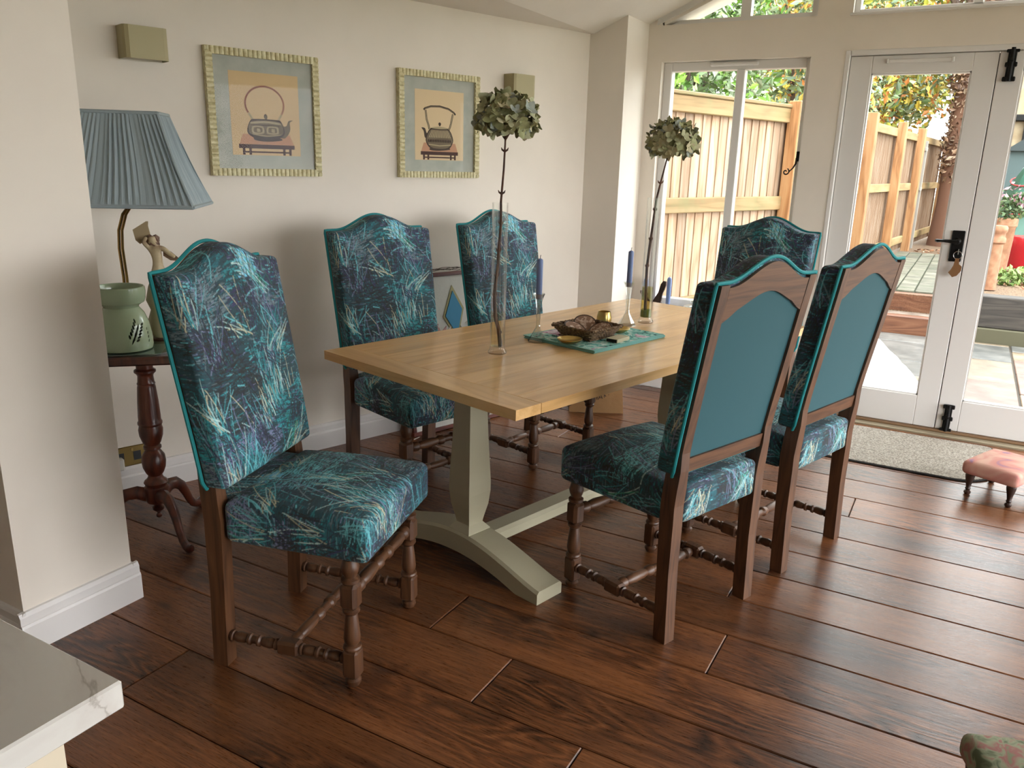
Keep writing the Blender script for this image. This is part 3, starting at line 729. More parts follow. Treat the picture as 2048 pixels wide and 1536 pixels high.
# woven tray basket
bN, bL, bR = Vector((.977, -.005)), Vector((.977+.02, .29)), Vector((1.238, .035))
bc = Vector((1.108, .148)); brot = AT+radians(38)
M_WICK = mat('brown wicker', (92, 70, 50), .7); g = G(M_WICK); n = g.noise(g.coord((1, 1, 1)), 90, 3); g.color(g.ramp(n, [(.3, (70, 50, 34)), (.55, (122, 94, 66)), (.8, (164, 132, 96))]))
bk = thing('wicker_basket', 'shallow square brown wicker tray basket holding round coasters', 'basket', tp(.957, -.008, ZM), AT)
def ringpts(hx, hy, z, wob=0, ph=0, rc=.018, n=16):
    P = []
    for (sx, sy) in ((1, 1), (-1, 1), (-1, -1), (1, -1)):
        for i in range(4):
            a = {(1, 1): 0, (-1, 1): pi/2, (-1, -1): pi, (1, -1): 3*pi/2}[sx, sy]+i/3*pi/2; P.append(Vector((sx*(hx-rc)+rc*cos(a), sy*(hy-rc)+rc*sin(a), z)))
        nx = {(1, 1): (-1, 1), (-1, 1): (-1, -1), (-1, -1): (1, -1), (1, -1): (1, 1)}[sx, sy]
        a = P[-1]; ang = {(1, 1): pi/2, (-1, 1): pi, (-1, -1): 3*pi/2, (1, -1): 0}[sx, sy]
        b = Vector((nx[0]*(hx-rc)+rc*cos(ang), nx[1]*(hy-rc)+rc*sin(ang), z))
        for i in range(1, n): P.append(a.lerp(b, i/n))
    C = Vector((0, 0, z))
    return [p + (p-C).normalized()*(wob*(1 if (i+ph) % 2 else -1)) for i, p in enumerate(P)]
mb = MB()
for k in range(6): f = k/5; mb.tube(ringpts(.080+.025*f, .080+.025*f, .006+.036*f, .0018, k), .0042, 6, closed=True)
mb.bb(-.085, .085, -.085, .085, .001, .006); mb.build('woven_body', M_WICK, bk, True)
mb = MB()
for s_ in (0, 1): mb.tube([p+Vector((0, 0, .003*sin(i*1.4+s_*pi))) for i, p in enumerate(ringpts(.108, .108, .046, .003, s_))], .0048, 6, closed=True)
mb.build('rim', M_WICK, bk, True)
M_COAST = mat('stitched coaster', (150, 124, 106), .8); g = G(M_COAST); n = g.noise(g.coord((1, 1, 1), True), 55, 2); g.color(g.ramp(n, [(.4, (140, 108, 88)), (.52, (190, 164, 146)), (.65, (216, 200, 184))], 'CONSTANT')); g.bump(n, .6, .003)
M_RIMC = mat('dark coaster rim', (66, 44, 32), .6)
for (x, y, z, tl, hd, lb) in ((-.02, .050, .026, .45, 0, 'round stitched coaster leaning on the long side of the basket away from the matchbox'), (.050, -.035, .026, .45, -pi/2, 'round stitched coaster leaning on the basket side nearest the brass cup'), (.064, .064, .034, .60, -pi/4, 'round dark-edged coaster propped in the far corner of the basket')):
    c = thing('coaster', lb, 'coaster'); M = Matrix.Translation(bk.location) @ Matrix.Rotation(bk.rotation_euler.z, 4, 'Z') @ Matrix.Translation((x, y, z)) @ Matrix.Rotation(hd, 4, 'Z') @ Matrix.Rotation(tl, 4, 'X')
    c.matrix_world = M; tag(c, None, None, 'round coasters in the basket')
    MB().lathe([(.046, 0), (.047, .004), (.044, .007), (.02, .0078), (.001, .008)], 32).build('coaster_face', M_COAST, c, True)
    MB().tube([(.0475*cos(k*pi/16), .0475*sin(k*pi/16), .004) for k in range(32)], .0042, 6, closed=True).build('coaster_rim', M_RIMC, c, True)
M_BRASS = mat('brass', (206, 178, 112), .3, 1.)
def dish(loc, lb):
    d = thing('brass_dish', lb, 'dish', loc, 0, 'small brass dishes')
    MB().lathe([(.022, 0), (.030, .003), (.045, .012), (.050, .017), (.0515, .0185), (.050, .0195), (.043, .014), (.028, .006), (.001, .004)], 32).build('dish_body', M_BRASS, d, True)
    MB().tube([(.051*cos(k*pi/16), .051*sin(k*pi/16), .0185) for k in range(32)], .0015, 5, closed=True).build('dish_rim', M_BRASS, d, True)
dish(tp(.792, -.052, ZM), 'small round brass dish in front of the basket'); dish(tp(1.125, -.045, ZM), 'small round brass dish tucked behind the basket corner')
mbx = thing('matchbox', 'flat cream matchbox with a black end on the topmost placemat', 'box', tp(.985, -.15, ZM), AT+radians(6))
MB().box((0, 0, .008), (.098, .054, .015), ch=.001).build('sleeve', mat('cream card', (196, 188, 156), .6), mbx)
MB().box((-.0475, 0, .008), (.006, .048, .0125)).build('tray', mat('black card', (26, 24, 24), .7), mbx)
cup = thing('brass_cup', 'brushed brass tealight cup standing on the bare oak behind the basket', 'cup', tp(1.28, .15, ZT))
MB().lathe([(.026, 0), (.031, .004), (.0345, .018), (.034, .034), (.0285, .058), (.0275, .060), (.0262, .058), (.031, .034), (.031, .012), (.001, .008)], 32).build('cup_body', M_BRASS, cup, True)

# ------------------------------------------------------------------ window sill
sx_ = XG-.012
ch_ = thing('candle_holder', 'dark curved wooden candle holder standing on the window sill', 'candle holder', (sx_, 1.84, WA[2]+.004))
M_DARKW = wood('dark carved wood', (24, 14, 10), (52, 32, 24), (70, 46, 34), .4, 'z', 4, 3)
q = [(-.02, 0), (.035, 0), (.03, .03), (-.005, .09), (-.02, .15), (-.035, .172), (-.055, .168), (-.055, .14), (-.035, .08)]
MB().prism([(u-.04, w) for u, w in q], .004, .022, frame_axes((0, 1, 0), (0, 0, 1), (1, 0, 0))).build('curved_arm', M_DARKW, ch_)
MB().prism([(-(u)+.03, w*.55) for u, w in q], .004, .022, frame_axes((0, 1, 0), (0, 0, 1), (1, 0, 0))).build('curved_arm', M_DARKW, ch_)
MB().bb(-.03, .03, -.07, .07, 0, .02, ch=.004).build('base', M_DARKW, ch_)
for yy_, zz_, h_, lb in ((1.882, .024, .165, 'blue candle in the dark holder, on the side of the room corner'), (1.715, .12, .09, 'short blue candle beside the curved wooden arm')):
    c = thing('sill_candle', lb, 'candle', (sx_-.014, yy_, WA[2]+zz_), 0, 'blue candles on the window sill')
    MB().lathe([(.014, -.117 if zz_ > .1 else 0), (.0165, .0), (.0165, h_-.02), (.012, h_-.006), (.003, h_)], 16).build('wax', M_CANDLE, c, True)
    MB().tube([(0, 0, h_-.004), (0, 0, h_+.01)], .0014, 5).build('wick', mat('wick', (40, 36, 34), .9), c)
gd = thing('glass_dish', 'low clear glass dish with a knobbed lid on the window sill', 'dish', (XG-.01, 1.55, WA[2]+.004))
MB().lathe([(.045, 0), (.062, .006), (.066, .014), (.06, .012), (.001, .004)], 28).build('dish_base', M_CRYST, gd, True)
ld = MB().lathe([(.060, .015), (.05, .026), (.02, .034), (.006, .036), (.006, .042), (.012, .048), (.014, .056), (.010, .064), (.001, .067)], 28).build('lid', M_CRYST, gd, True)

# ------------------------------------------------------------------ wall lights and pictures
def on_wall(name, label, cat, s_, z, group=None):     # local: x along the wall, -y into the room, z up
    return thing(name, label, cat, wpt(s_, z), AW, group)
M_SCON = mat('champagne metal', (160, 150, 114), .5, .2)
def sconce(s_, lb):
    o = on_wall('wall_light', lb, 'wall light', s_, 1.93, 'matching wall lights')
    w, d, h, t = .088, .085, .062, .004
    out = [(-w, 0), (-w, -d+.02), (-w+.006, -d+.006), (-w+.02, -d), (w-.02, -d), (w-.006, -d+.006), (w, -d+.02), (w, 0)]
    inn = [(w-t, 0), (w-t, -d+.02), (w-.02, -d+t), (-w+.02, -d+t), (-w+t, -d+.02), (-w+t, 0)]
    MB().prism((out+inn)[::-1], -h, h).build('shade', M_SCON, o)
    MB().bb(-.05, .05, -.02, .0, -.045, .045, ch=.003).build('back_plate', M_SKIRT, o)
    MB().lathe([(.014, -.02), (.022, .0), (.022, .03), (.012, .04)], 14, (0, -.04, -.01)).build('lamp_bulb', mat('frosted bulb', (220, 216, 206), .5), o, True)
sconce(1.236, 'champagne metal wall light above the lamp'); sconce(3.33, 'champagne metal wall light half hidden behind the hydrangea')
M_GILT = mat('pale gilt', (202, 190, 142), .5, .1); g = G(M_GILT); n = g.noise(g.coord((1, 1, 1)), 40, 4); g.color(g.ramp(n, [(.3, (176, 162, 118)), (.55, (206, 198, 158)), (.8, (226, 220, 190))]))
M_MOUNT = mat('sage mount card', (160, 170, 160), .8); g = G(M_MOUNT); n = g.noise(g.coord((1, 1, 1)), 14, 4); g.color(g.ramp(n, [(.3, (160, 164, 154)), (.7, (178, 180, 170))]))
M_PGLASS = glassy('picture glass', (255, 255, 255), .10)
INK = {k: mat('print '+k, c, .8) for k, c in dict(paper=(206, 178, 134), dark=(62, 48, 40), mid=(112, 98, 78), light=(168, 152, 120), rust=(120, 66, 48), pink=(190, 142, 112), brown=(70, 42, 38), cane=(150, 96, 70), paper2=(214, 190, 152)).items()}
def smooth_out(P, n=6):                               # closed Catmull-Rom through points
    out = []; m = len(P)
    for i in range(m):
        p0, p1, p2, p3 = (np.array(P[(i+k-1) % m]) for k in range(4))
        for k in range(n): t = k/n; out.append(tuple(.5*((2*p1)+(-p0+p2)*t+(2*p0-5*p1+4*p2-p3)*t*t+(-p0+3*p1-3*p2+p3)*t**3)))
    return out
def line_out(P, w):                                   # ribbon outline along a polyline
    P = [Vector((*p, 0)) for p in P]; L, R = [], []
    for i, p in enumerate(P):
        t = (P[min(i+1, len(P)-1)]-P[max(i-1, 0)]).normalized(); n = Vector((-t.y, t.x, 0)); L.append(tuple((p+n*w)[:2])); R.append(tuple((p-n*w)[:2]))
    return L+R[::-1]
def arc(cx_, cy_, rx, ry, a0, a1, n=20): return [(cx_+rx*cos(radians(a0+(a1-a0)*i/n)), cy_+ry*sin(radians(a0+(a1-a0)*i/n))) for i in range(n+1)]
def picture(s_, label, shapes, pw, ph, py, paper):
    o = on_wall('framed_print', label, 'picture', s_, 1.685, 'gilt-framed teapot prints'); H = .272; fw_ = .032
    MB().bb(-H+.01, H-.01, -.012, -.002, -H+.01, H-.01).build('backing', mat('backing board', (120, 100, 76), .8), o)
    for side in range(4):
        M = Matrix.Rotation(side*pi/2, 4, 'Y'); mb = MB()
        q = [(-H, H), (H, H), (H-fw_, H-fw_), (-H+fw_, H-fw_)]
        F = frame_axes((1, 0, 0), (0, 0, 1), (0, 1, 0))
        mb.prism(q[::-1], -.024, -.0, M @ F)
        n = 25; w = 2*H/n
        for k in range(n):                            # ribs across the moulding
            xc = -H+w*(k+.5); e0 = max(-H+fw_*.0, 0); lim = H-abs(xc)
            z0 = H-min(fw_, lim+.004); vs = [M @ Vector((xc+w*.47*cos(a), -.024-.006*sin(a), z)) for z in (z0, H) for a in np.linspace(0, pi, 6)]
            mb.add(vs, [(i, i+1, 7+i, 6+i)[::-1] for i in range(5)] + [tuple(range(6)), tuple(range(6, 12))[::-1]])
        mb.build('frame_side', M_GILT, o)
    MB().bb(-H+fw_-.004, H-fw_+.004, -.0135, -.012, -H+fw_-.004, H-fw_+.004).build('mount', M_MOUNT, o)
    F = frame_axes((1, 0, 0), (0, 0, 1), (0, -1, 0))
    mb = MB(); mats = list(INK.values()); keys = list(INK)
    mb.prism([(-pw, -ph+py), (pw, -ph+py), (pw, ph+py), (-pw, ph+py)], .013, .0142, F, keys.index(paper))
    for k, (c, out) in enumerate(shapes): mb.prism(out if sum(out[i-1][0]*out[i][1]-out[i][0]*out[i-1][1] for i in range(len(out))) > 0 else out[::-1], .0142, .0143+.00004*(k+1), F, keys.index(c))
    mb.build('print', mats, o)
    MB().bb(-H+fw_-.003, H-fw_+.003, -.0195, -.0185, -H+fw_-.003, H-fw_+.003).build('picture_glass', M_PGLASS, o)
def table_shapes(w, z0, z1, top, n1):
    S_ = [(top, [(-w*.86, z1+.045), (w*.86, z1+.045), (w, z1), (-w, z1)]), ('brown', [(-w*1.02, z1), (w*1.02, z1), (w*1.02, z1-.018), (-w*1.02, z1-.018)])]
    for x in (-.85, -.62, .62, .85): S_.append(('brown', [(w*x-.006, z1-.01), (w*x+.006, z1-.01), (w*x+.006, z0), (w*x-.006, z0)]))
    S_.append(('brown', [(-w*.85, z0+.016), (w*.85, z0+.016), (w*.85, z0+.009), (-w*.85, z0+.009)]))
    return S_
pz = -.0
sh = table_shapes(.135, -.178, -.132, 'pink', 1)
sh += [('dark', smooth_out([(-.05, -.095), (.05, -.098), (.075, -.110), (.0, -.118), (-.06, -.112)]))]
sh += [('cane', line_out(arc(-.003, .045, .094, .078, -30, 210, 26), .0042)), ('rust', line_out(arc(-.003, .045, .094, .078, 20, 210, 22), .0018))]
for x in (-.083, .078): sh.append(('light', line_out([(x, .004), (x+(.018 if x < 0 else -.018), -.022)], .005)))
sh += [('mid', smooth_out([(.072, -.05), (.10, -.045), (.112, -.022), (.135, -.018), (.118, -.03), (.118, -.066), (.09, -.10), (.06, -.09)]))]
sh += [('dark', smooth_out([(-.077, -.028), (-.05, -.020), (.05, -.020), (.075, -.028), (.09, -.070), (.078, -.094), (.03, -.110), (-.03, -.110), (-.08, -.094), (-.094, -.070)]))]
sh += [('mid', smooth_out([(-.073, -.032), (0, -.024), (.07, -.032), (.084, -.070), (.07, -.088), (0, -.098), (-.07, -.088), (-.088, -.070)]))]
sh += [('light', smooth_out([(-.07, -.034), (0, -.027), (.066, -.034), (.066, -.041), (0, -.036), (-.07, -.041)]))]
for x in (-.042, .030): sh += [('light', smooth_out([(x-.024, -.052), (x+.024, -.052), (x+.026, -.082), (x-.026, -.082)])), ('mid', smooth_out([(x-.017, -.057), (x+.017, -.057), (x+.018, -.077), (x-.018, -.077)])), ('light', smooth_out([(x-.006, -.062), (x+.008, -.062), (x+.01, -.076), (x-.004, -.076)]))]
for k in range(11): x = -.06+.012*k; sh.append(('dark', [(x-.003, -.044), (x+.003, -.044), (x+.003, -.049), (x-.003, -.049)]))
sh += [('light', line_out([(-.07, -.086), (0, -.094), (.07, -.086)], .002)), ('dark', smooth_out([(-.01, -.008), (-.002, .004), (.007, -.008), (0, -.02)])), ('mid', smooth_out([(-.006, -.008), (-.002, .0), (.003, -.008), (0, -.015)]))]
picture(1.764, 'gilt-framed print of a patterned teapot with a round cane handle', sh, .168, .180, .0, 'paper')
sh = table_shapes(.125, -.178, -.135, 'pink', 1)
sh += [('dark', smooth_out([(-.06, -.118), (.05, -.115), (.07, -.122), (0, -.130), (-.06, -.128)]))]
sh += [('dark', line_out([(-.108, .078), (-.098, .086), (-.06, .097), (0, .100), (.06, .090), (.098, .072), (.108, .062)], .005)), ('mid', line_out([(-.098, .085), (-.06, .095), (0, .098), (.06, .088), (.098, .071)], .002))]
for P in ([(-.095, .078), (-.088, .030), (-.075, .0), (-.07, -.02)], [(.090, .065), (.078, .018), (.07, -.005), (.062, -.02)]): sh.append(('dark', line_out(P, .0055))); sh.append(('light', line_out(P, .0022)))
sh += [('dark', smooth_out([(-.08, -.066), (-.10, -.062), (-.108, -.03), (-.122, -.014), (-.10, -.016), (-.088, -.04), (-.075, -.035)]))]
sh += [('dark', smooth_out([(-.065, -.018), (0, -.008), (.062, -.018), (.09, -.06), (.088, -.09), (.06, -.12), (0, -.126), (-.06, -.12), (-.09, -.09), (-.092, -.06)]))]
sh += [('mid', smooth_out([(-.06, -.022), (0, -.013), (.058, -.022), (.084, -.06), (.082, -.088), (.055, -.113), (0, -.119), (-.055, -.113), (-.084, -.088), (-.086, -.06)]))]
for k in range(13):
    x = -.072+.012*k; sh.append(('light', [(x*.72-.002, -.024), (x*.72+.002, -.024), (x+.0035, -.062), (x-.0035, -.062)]))
sh += [('light', line_out([(-.075, -.098), (0, -.104), (.075, -.098)], .003)), ('dark', line_out([(-.062, -.016), (0, -.019), (.06, -.016)], .003)), ('light', smooth_out([(-.06, -.012), (0, -.004), (.058, -.012), (0, -.017)])), ('dark', smooth_out([(-.009, .01), (-.001, .018), (.008, .01), (0, -.002)]))]
for k in range(14): x = -.076+.0115*k; sh.append(('dark', smooth_out([(x-.003, -.072), (x+.003, -.074), (x+.002, -.086), (x-.004, -.084)], 2)))
picture(2.769, 'gilt-framed print of a ribbed teapot on a small red stool', sh, .165, .180, .0, 'paper2')

# ------------------------------------------------------------------ socket, leaning picture, bag
so = on_wall('wall_socket', 'brass double wall socket above the skirting, behind the tripod table', 'socket', 1.02, .182)
MB().bb(-.074, .074, -.008, 0, -.046, .046, ch=.003).build('face_plate', mat('antique brass plate', (120, 100, 58), .35, .9), so)
M_BLK = mat('black plastic', (18, 18, 18), .4)
for x in (-.036, .036):
    mb = MB(); mb.bb(x-.016, x+.016, -.0095, -.007, -.022, .02); mb.build('socket_insert', M_BLK, so)
    MB().bb(x-.022-.004, x-.022+.006, -.012, -.008, .024, .038, ch=.001).build('switch', mat('brass switch', (150, 126, 76), .3, .9), so)
pl = on_wall('white_plug', 'white plug pushed into the wall socket beside the near wall end', 'plug', .965, .16)
MB().bb(-.025, .025, -.045, -.010, -.028, .028, ch=.006).build('plug_body', mat('white plastic', (214, 210, 200), .4), pl)
MB().tube([(0, -.03, -.028), (.002, -.035, -.08), (.01, -.03, -.150)], .0035, 6).build('cable', mat('white cable', (206, 202, 194), .5), pl)
lp = on_wall('leaning_artwork', 'white relief panel with a blue diamond, in a brown frame leaning against the wall', 'picture', 2.83, .0)
lean = Matrix.Translation((0, -.15, 0)) @ Matrix.Rotation(radians(-8.5), 4, 'X'); hw_, hh_ = .36, .90
def lmb(fn): m = MB(); fn(m); m.v = [tuple(lean @ Vector(v)) for v in m.v]; return m
M_FRB = wood('red-brown frame', (52, 18, 14), (84, 36, 28), (104, 50, 38), .4, 'x', 4, 2)
for x0, x1, z0, z1 in ((-hw_, hw_, hh_-.022, hh_), (-hw_, hw_, 0, .022), (-hw_, -hw_+.022, .022, hh_-.022), (hw_-.022, hw_, .022, hh_-.022)): lmb(lambda m: m.bb(x0, x1, -.028, 0, z0, z1, ch=.002)).build('frame_side', M_FRB, lp)
M_PLAS = mat('white plaster panel', (214, 212, 204), .85); g = G(M_PLAS); g.bump(g.noise(g.coord((1, 1, 1)), 30, 4), .4, .004)
lmb(lambda m: m.bb(-hw_+.02, hw_-.02, -.018, -.006, .02, hh_-.02)).build('panel', M_PLAS, lp)
dm = lambda k: [(0, .13*k), (.06*k, .02*k), (.01, -.13*k), (-.065*k, -.01*k)]
F = frame_axes((1, 0, 0), (0, 0, 1), (0, -1, 0)); Tm = lambda x, z: F @ Matrix.Translation((x, z, 0))
lmb(lambda m: m.prism(dm(1.25)[::-1], .018, .021, Tm(.0, .66))).build('diamond_border', mat('gold thread', (170, 160, 110), .6), lp)
lmb(lambda m: m.prism(dm(1.0)[::-1], .020, .024, Tm(.0, .66))).build('diamond', mat('sky blue felt', (74, 146, 184), .8), lp)
rr = random.Random(4)
def leaves(m):
    for k in range(70):
        x, z = rr.uniform(-.25, .25), .54+rr.gauss(0, .07); a = rr.uniform(0, 6); L = rr.uniform(.018, .045)
        if abs(x) < .05: continue
        m.prism([(x+L*cos(a), z+L*sin(a)), (x+.35*L*cos(a+1.6), z+.35*L*sin(a+1.6)), (x-L*cos(a), z-L*sin(a)), (x+.35*L*cos(a-1.6), z+.35*L*sin(a-1.6))], .018, .022+rr.uniform(0, .004), F, rr.randrange(4))
lmb(leaves).build('applied_leaves', [mat('red petal', (150, 46, 50), .8), mat('olive leaf', (110, 106, 76), .8), mat('blush petal', (196, 150, 146), .8), mat('white leaf', (220, 216, 206), .8)], lp)
tw = MB()
for j in range(4): tw.tube([lean @ Vector((-.3+.6*i/12, -.014+rr.gauss(0, .006), hh_+.004+.014*abs(sin(i*.9+j))+j*.003)) for i in range(13)], .0018, 5)
tw.build('twig_garland', mat('dry twig', (88, 74, 60), .9), lp)
# brown paper bag in the corner
M_KRAFT = mat('kraft paper', (160, 122, 80), .8); g = G(M_KRAFT); g.bump(g.noise(g.coord((1, 1, 1)), 12, 4), .6, .01)
pb = thing('paper_bag', 'brown paper carrier bag with dark lettering on the floor in the room corner', 'bag', (4.50, 1.90, 0), radians(-62))
vs = [(-.17, -.07, 0), (.17, -.07, 0), (.17, .07, 0), (-.17, .07, 0), (-.165, -.05, .12), (.16, -.062, .13), (.165, .06, .13), (-.165, .055, .12), (-.15, -.02, .2), (.15, -.03, .22), (.15, .03, .22), (-.15, .03, .2)]
MB().add(vs, [(3, 2, 1, 0), (0, 1, 5, 4), (1, 2, 6, 5), (2, 3, 7, 6), (3, 0, 4, 7), (4, 5, 9, 8), (5, 6, 10, 9), (6, 7, 11, 10), (7, 4, 8, 11)]).build('bag_body', M_KRAFT, pb)
for s_ in (-1, 1): MB().tube([(-.06, s_*.03, .2), (-.05, s_*.05, .27), (0, s_*.06, .29), (.05, s_*.05, .27), (.06, s_*.03, .2)], .004, 6).build('bag_handle', M_KRAFT, pb)
def text(body, size, m, name, parent, M, ext=.0004):
    cu = bpy.data.curves.new(name, 'FONT'); cu.body = body; cu.size = size; cu.extrude = ext; cu.align_x = 'CENTER'; cu.align_y = 'CENTER'
    t = bpy.data.objects.new('tmp', cu); COL.objects.link(t); dg = bpy.context.evaluated_depsgraph_get(); me = bpy.data.meshes.new_from_object(t.evaluated_get(dg)); bpy.data.objects.remove(t)
    me.materials.clear(); me.materials.append(m); o = bpy.data.objects.new(name, me); COL.objects.link(o); o.parent = parent; o.matrix_local = M; return o
M_INK = mat('dark brown ink', (56, 40, 30), .8)
text('MANOR', .05, M_INK, 'bag_lettering', pb, frame_axes((1, 0, 0), (0, .10, .995), (0, -.995, .10), (.06, -.062, .10)))

# ------------------------------------------------------------------ tripod table with lamp, burner and figurine
er, eb = Vector((.70, -.714, 0)), Vector((.714, .70, 0)); tc = Vector((1.915, 2.71, 0)); TR = atan2(er.y, er.x)
tt = thing('tripod_table', 'mahogany tripod pedestal table with canted square top behind the near chair', 'table', tc, TR)
ZTT = .785; h_ = .205; c_ = .05
oct_ = [(-h_+c_, -h_), (h_-c_, -h_), (h_, -h_+c_), (h_, h_-c_), (h_-c_, h_), (-h_+c_, h_), (-h_, h_-c_), (-h_, -h_+c_)]
mb = MB(); sc_ = lambda k: [(x*k, y*k) for x, y in oct_]
vs = [(x, y, z) for k, z in ((.95, ZTT-.034), (1, ZTT-.026), (1, ZTT-.008), (.97, ZTT)) for x, y in sc_(k)]
fs = [tuple(range(8))[::-1], tuple(range(24, 32))] + [(j*8+i, j*8+(i+1) % 8, j*8+8+(i+1) % 8, j*8+8+i) for j in range(3) for i in range(8)]
mb.add(vs, fs); mb.build('table_top', M_MAHOG, tt)
COLM = [(.026, .13), (.040, .135), (.046, .15), (.046, .20), (.040, .205), (.042, .212), (.046, .22), (.042, .228), (.034, .234), (.030, .24), (.026, .25), (.034, .262), (.043, .285), (.046, .31), (.043, .335), (.032, .352), (.028, .36), (.034, .366), (.034, .374), (.028, .38), (.034, .39), (.044, .42), (.046, .445), (.042, .462), (.046, .468), (.046, .476), (.042, .482), (.042, .50), (.039, .56), (.034, .62), (.032, .628), (.034, .634), (.031, .64), (.029, .665), (.032, .672), (.040, .680), (.040, .688), (.031, .694), (.031, .72), (.036, .752)]
MB().lathe(COLM, 24).build('column', M_MAHOG, tt, True, angle=35)
MB().lathe([(.004, .062), (.011, .068), (.012, .076), (.006, .084), (.01, .09), (.022, .10), (.024, .112), (.014, .122), (.014, .14)], 16).build('pendant_finial', M_MAHOG, tt, True)
f1a = atan2(2.426-tc.y, 1.839-tc.x)-TR
for k in range(3):
    a = f1a + k*2*pi/3; d = Vector((cos(a), sin(a), 0)); mb = MB()
    path = [(.035, .165, .030), (.075, .178, .028), (.115, .172, .025), (.150, .145, .022), (.175, .105, .019), (.195, .065, .017), (.215, .038, .017), (.245, .022, .018), (.272, .022, .020), (.288, .032, .016), (.294, .042, .008), (.292, .048, .001)]
    pts = []
    mb.tube([d*r_+Vector((0, 0, z)) for r_, z, w in path], [w for r_, z, w in path], 10, sq=.85); mb.build('leg', M_MAHOG, tt, True)
def on_tt(a, b, z=0): p = tc+er*a+eb*b; return (p.x, p.y, ZTT+z)
M_GREENG = glassy('green edge glass', (206, 226, 220), 1.0, .02, .05)
gp = thing('glass_coaster', 'octagonal glass plate under the green oil burner', 'glass plate', on_tt(-.03, -.08), TR)
mb = MB(); mb.prism([(x*.70, y*.52) for x, y in oct_], 0, .008); mb.build('plate', M_GREENG, gp)
MB().bb(-.12, .12, -.085, .085, .0005, .003).build('plate_backing', mat('sage felt', (150, 164, 156), .6), gp)
ob = thing('oil_burner', 'celadon green ceramic oil burner with leaf-shaped cutouts', 'oil burner', on_tt(-.045, -.078, .008), 0)
M_CEL = mat('celadon glaze', (150, 166, 136), .18, 0, Coat_Weight=.5)
BUR = [(.098, 0), (.106, .004), (.109, .02), (.106, .06), (.098, .10), (.084, .135), (.070, .152), (.066, .158), (.070, .166), (.088, .176), (.094, .19), (.096, .215), (.094, .232), (.090, .235), (.087, .23), (.085, .205), (.06, .192), (.001, .19)]
BUR = [(r_*.92, z) for r_, z in BUR]
WALLT = [(.00005, .150), (.045, .148), (.062, .136), (.078, .115), (.088, .085), (.093, .05), (.094, .02), (.090, .0)]   # hollow chamber
body = MB().lathe(WALLT+BUR, 48).build('burner_body', M_CEL, ob)
cm = MB(); ca = atan2(-tc.y, -tc.x)                    # leaf spray faces the room
def bslot(u, v, L, w, rot):                           # opening cut radially through the wall; u: arc offset, v: height
    P = []
    for k in range(10):
        a = 2*pi*k/10; x, y = L*cos(a), w*sin(a); P.append((u+x*cos(rot)-y*sin(rot), v+x*sin(rot)+y*cos(rot)))
    vs = [(r_*cos(ca+x/.1), r_*sin(ca+x/.1), z) for r_ in (.060, .125) for x, z in P]
    cm.add(vs, [tuple(range(10))[::-1], tuple(range(10, 20))] + [(i, (i+1) % 10, 10+(i+1) % 10, 10+i) for i in range(10)])
U0 = .045; sl = radians(62)
bslot(U0, .068, .042, .0035, sl)
for k in range(6):
    t = -.020+.0125*k; x, z = U0+t*cos(sl), .066+t*sin(sl)
    for s_ in (-1, 1): bslot(x-s_*.0165*sin(sl), z+s_*.0165*cos(sl)+.004, .0085, .0042, sl+s_*.6)
for k in range(4): bslot(U0+.056, .036+.015*k, .006, .003, 1.0)
cut = cm.build('cutter', M_CEL); cut.location = ob.location
bpy.context.view_layer.update()
md = body.modifiers.new('b', 'BOOLEAN'); md.object = cut; md.operation = 'DIFFERENCE'; md.solver = 'EXACT'
dg = bpy.context.evaluated_depsgraph_get(); nm = bpy.data.meshes.new_from_object(body.evaluated_get(dg)); body.modifiers.clear(); body.data = nm; bpy.data.objects.remove(cut)
nm.polygons.foreach_set('use_smooth', [True]*len(nm.polygons)); nm.set_sharp_from_angle(angle=radians(35))
# lamp
lm = thing('table_lamp', 'brass swan-neck table lamp with a pleated blue-grey rectangular shade', 'lamp', on_tt(-.02, .10), TR-.085)
M_BR2 = mat('polished brass', (172, 138, 84), .22, 1.)
MB().lathe([(.054, 0), (.054, .010), (.047, .018), (.02, .028), (.010, .04)], 28, (-.035, 0, 0)).build('base', M_BR2, lm, True)
for off in (-.006, .006):
    MB().tube([(-.035+off, 0, .03), (-.035+off, 0, .25), (-.040+off, 0, .36), (-.035+off, 0, .43), (-.015+off, 0, .49), (.015+off*.5, 0, .53), (.05, 0, .56), (.06, 0, .62)], .0055, 8).build('stem', M_BR2, lm, True)
MB().lathe([(.018, .60), (.020, .62), (.018, .68)], 14, (.06, 0, 0)).build('lamp_holder', M_BR2, lm, True)
M_SHADE = mat('blue-grey pleated silk', (146, 160, 165), .6, Sheen_Weight=.1)
shc = Vector((1.968, 2.77, 0))-Vector(lm.location); sx0, sy0 = shc.dot(er), shc.dot(eb)
zb, zt_ = 1.315-ZTT, 1.64-ZTT; bx, by, tx_, ty_ = .262, .185, .145, .085
mb = MB(); npl = 22
cb = [(-bx, -by), (bx, -by), (bx, by), (-bx, by)]; ctp = [(-tx_, -ty_), (tx_, -ty_), (tx_, ty_), (-tx_, ty_)]; rp = random.Random(2)
